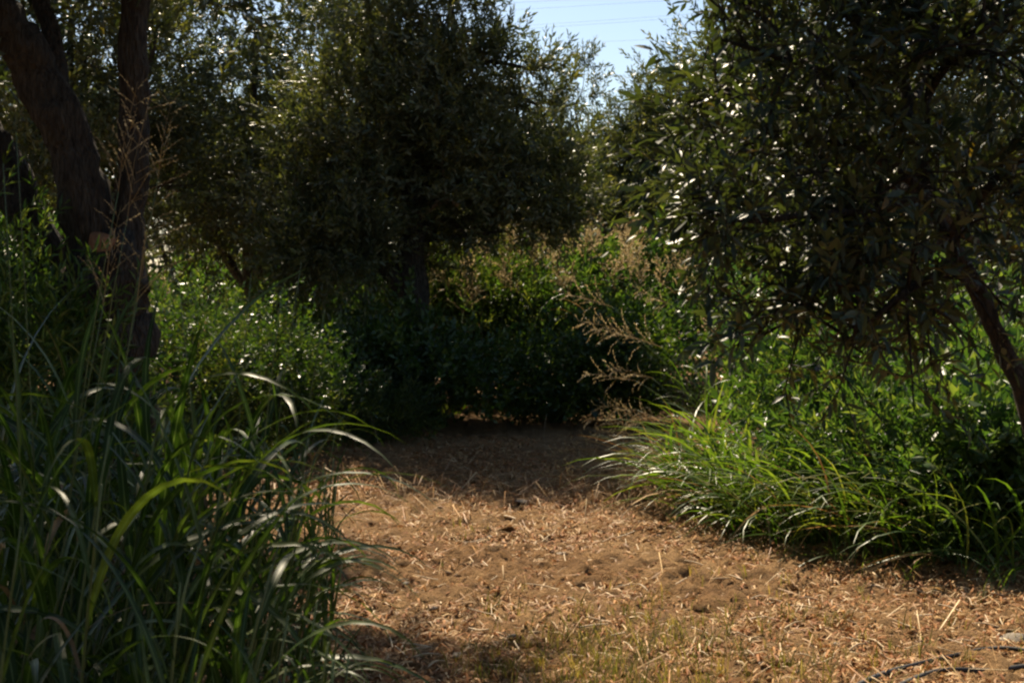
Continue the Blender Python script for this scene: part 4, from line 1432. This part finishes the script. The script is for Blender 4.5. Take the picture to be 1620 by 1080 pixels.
put("soil_clod", CLOD_ME[0], 805, 842, 0.05, "big dark clod of earth just below the pale stick", "clod", None, cr)
put("soil_clod", CLOD_ME[1], 782, 874, 0.06, "largest reddish clod of earth in the middle of the soil", "clod", None, cr)
put("soil_clod", CLOD_ME[2], 778, 820, 0.04, "dark clod of earth left of the pale stick", "clod", None, cr)
put("soil_clod", CLOD_ME[3], 868, 852, 0.035, "upright brown clod right of the big clods", "clod", None, cr)
put("soil_clod", CLOD_ME[4], 915, 930, 0.04, "small dark clod on the open sunlit soil", "clod", None, cr)
put("soil_clod", CLOD_ME[0], 1110, 970, 0.045, "lone round brown clod on the right half of the soil", "clod", None, cr)
put("soil_clod", CLOD_ME[2], 962, 790, 0.045, "dark clod at the sunlit rim of the shade", "clod", None, cr)
put("soil_clod", CLOD_ME[1], 640, 900, 0.045, "dark clod in the shaded patch near the tall grass", "clod", None, cr)
for i in range(20):
    px, py = cr.uniform(560, 1500), 775 + 290 * cr.uniform(0, 1)
    if px > 1100 and py < 760 + (px - 1100) * 0.36:
        py = 940 + 100 * cr.uniform(0, 1)
    put("soil_clod", CLOD_ME[i % 5], px, py, cr.uniform(0.014, 0.03), "small brown clod of earth lying loose on the sunlit soil", "clod", "small loose clods", cr)
for i in range(22):
    px, py = cr.uniform(620, 1600), 790 + 280 * cr.uniform(0, 1)
    if px > 1100 and py < 780 + (px - 1100) * 0.36:
        py = 950 + 100 * cr.uniform(0, 1)
    put("stone", STONE_ME[i % 4], px, py, cr.uniform(0.012, 0.026), "small pale stone lying on the sunlit soil", "stone", "small pale stones", cr)
put("stone", STONE_ME[1], 828, 792, 0.05, "pale flat stone near the shade rim at mid path", "stone", None, cr)
put("stone", STONE_ME[2], 1608, 1020, 0.06, "pale rounded stone beside the black hose", "stone", None, cr)
put("stone", STONE_ME[0], 1375, 985, 0.025, "small grey stone in the right foreground litter", "stone", None, cr)


def stick(px, py, ang, length, rad, label, group=None, mat='palestraw', name="stick"):
    d = CAM_Z * RES_F / (py - 430.0)
    b = GP(px, d)
    h = length / 2
    c, s = math.cos(ang), math.sin(ang)
    z = float(ground_z(b[0], b[1])) + 0.022 + rad
    pts = curve([(-c * h, -s * h, 0.0), (0, 0, cr.uniform(0.0, 0.012)), (c * h, s * h, cr.uniform(-0.005, 0.02))], 6)
    V, F = tube(pts, np.linspace(rad, rad * 0.75, 6), 6)
    o = Geo().add(V, F).build(name, M[mat])
    o.location = (b[0], b[1], z)
    tag(o, label, "stick" if name == "stick" else "straw", group)


stick(805, 818, -0.9, 0.16, 0.008, "pale bare stick lying beside the dark clods")
stick(757, 1003, -0.6, 0.10, 0.005, "bleached bent stem piece among the sparse grass")
for i in range(110):
    px, py = cr.uniform(600, 1610), 780 + 295 * cr.uniform(0, 1) ** 0.8
    if px > 1100 and py < 790 + (px - 1100) * 0.36:
        py = 950 + 110 * cr.uniform(0, 1)
    stick(px, py, cr.uniform(0, 3.14), cr.uniform(0.05, 0.13), cr.uniform(0.0022, 0.004), "short bleached straw lying on the sunlit soil", "bleached straws on the soil", name="straw")

# sparse yellowing grass in the foreground
def sparse_grass():
    r = np.random.default_rng(66)
    g = Geo()
    n = 520

    def dens(x, y):
        u = x / y * RES_F + 810
        a = np.exp(-((u - 960) / 170) ** 2 - ((y - 4.5) / 0.55) ** 2)
        b = 0.25 * np.exp(-((u - 1250) / 300) ** 2 - ((y - 4.7) / 0.7) ** 2)
        c = 0.12 * np.exp(-((u - 730) / 40) ** 2 - ((y - 6.8) / 0.5) ** 2)
        return np.clip(a + b + c, 0, 1)
    p = litter_points(r, n, dens)
    base = blade_mesh(r, "s", None, w=0.035, a0=8, a1=75, n=6)
    bv, bf = np.concatenate(base.V), base.F
    for q in p:
        m = int(r.integers(4, 9))
        pos = np.stack([q[0] + r.normal(0, 0.015, m), q[1] + r.normal(0, 0.015, m), np.full(m, float(ground_z(q[0], q[1])))], axis=1)
        a = r.uniform(0, 6.28, m)
        c, s = np.cos(a), np.sin(a)
        z = np.zeros(m)
        R = np.stack([np.stack([c, -s, z], 1), np.stack([s, c, z], 1), np.stack([z, z, z + 1], 1)], axis=1)
        scatter(g, bv, bf, pos, R, r.uniform(0.04, 0.12, m))
    o = g.build("sparse_grass", M['sparse'], None, smooth=True)
    tag(o, "sparse yellowing short grass on the foreground soil", "grass", kind="stuff")


sparse_grass()

# black irrigation hose, two strands in the near right corner
def hose(label, pix, rad):
    pts = []
    for px, py in pix:
        d = CAM_Z * RES_F / (py - 430.0)
        b = GP(px, d)
        pts.append((b[0], b[1], float(ground_z(b[0], b[1])) + 0.020 + rad * 0.6))
    V, F = tube(curve(pts, 40), np.full(40, rad), 9)
    o = Geo().add(V, F).build("irrigation_hose", M['hose'])
    tag(o, label, "hose")


hose("black irrigation hose, upper of two strands at the near right corner", [(1300, 1140), (1390, 1094), (1455, 1070), (1505, 1052), (1560, 1043), (1610, 1042), (1680, 1054), (1760, 1072)], 0.0085)
hose("black irrigation hose, lower of two strands at the near right corner", [(1400, 1120), (1490, 1084), (1575, 1076), (1640, 1066), (1740, 1046)], 0.0085)

# ------------------------------------------------------------------ power cables across the sky
for i, (ya, yb, d, lab) in enumerate([(4, -12, 80, "topmost thin power cable crossing the patch of sky"), (15, 0, 80, "second thin power cable from the top in the sky patch"),
                                      (41, 24, 84, "third thin power cable from the top in the sky patch"), (46, 29, 86, "fourth thin power cable from the top in the sky patch"),
                                      (70, 62, 88, "lowest thin power cable crossing the patch of sky")]):
    a, b = P(830, ya, d), P(1090, yb, d)
    dirv = (b - a) / (b[0] - a[0])
    xs = np.linspace(-90, 110, 40)
    pts = np.array([a + dirv * (x - a[0]) + np.array([0, 0, 0.0004 * (x - a[0]) ** 2]) for x in xs])
    V, F = tube(pts, np.full(40, 0.006), 5)
    tag(Geo().add(V, F).build("power_cable", M['wire']), lab, "cable", "power cables in the sky")



def copy_tree(src, loc, rz, label, group):
    c = src.copy()
    COL.objects.link(c)
    c.location = loc
    c.rotation_euler = (0, 0, rz)
    tag(c, label, "tree", group)
    for ch in src.children:
        d = ch.copy()
        COL.objects.link(d)
        d.parent = c
        if "label" in d:
            del d["label"]
    return c


for i, (x, y, rz) in enumerate([(-3.6, -1.6, 0.6), (-1.2, -3.6, 2.1), (1.9, -3.2, 4.0), (4.6, -0.8, 5.2), (-6.0, 1.6, 3.1)]):  # copies of the centre tree, added out of view to block skylight
    copy_tree(CENTRE_TREE, (x, y, -0.03), rz, "unseen olive tree added behind the viewpoint to block skylight", "added skylight-blocking trees behind the viewpoint")

print("objects", len(bpy.data.objects), "tris", sum(len(m.loops) - 2 * len(m.polygons) for m in bpy.data.meshes))
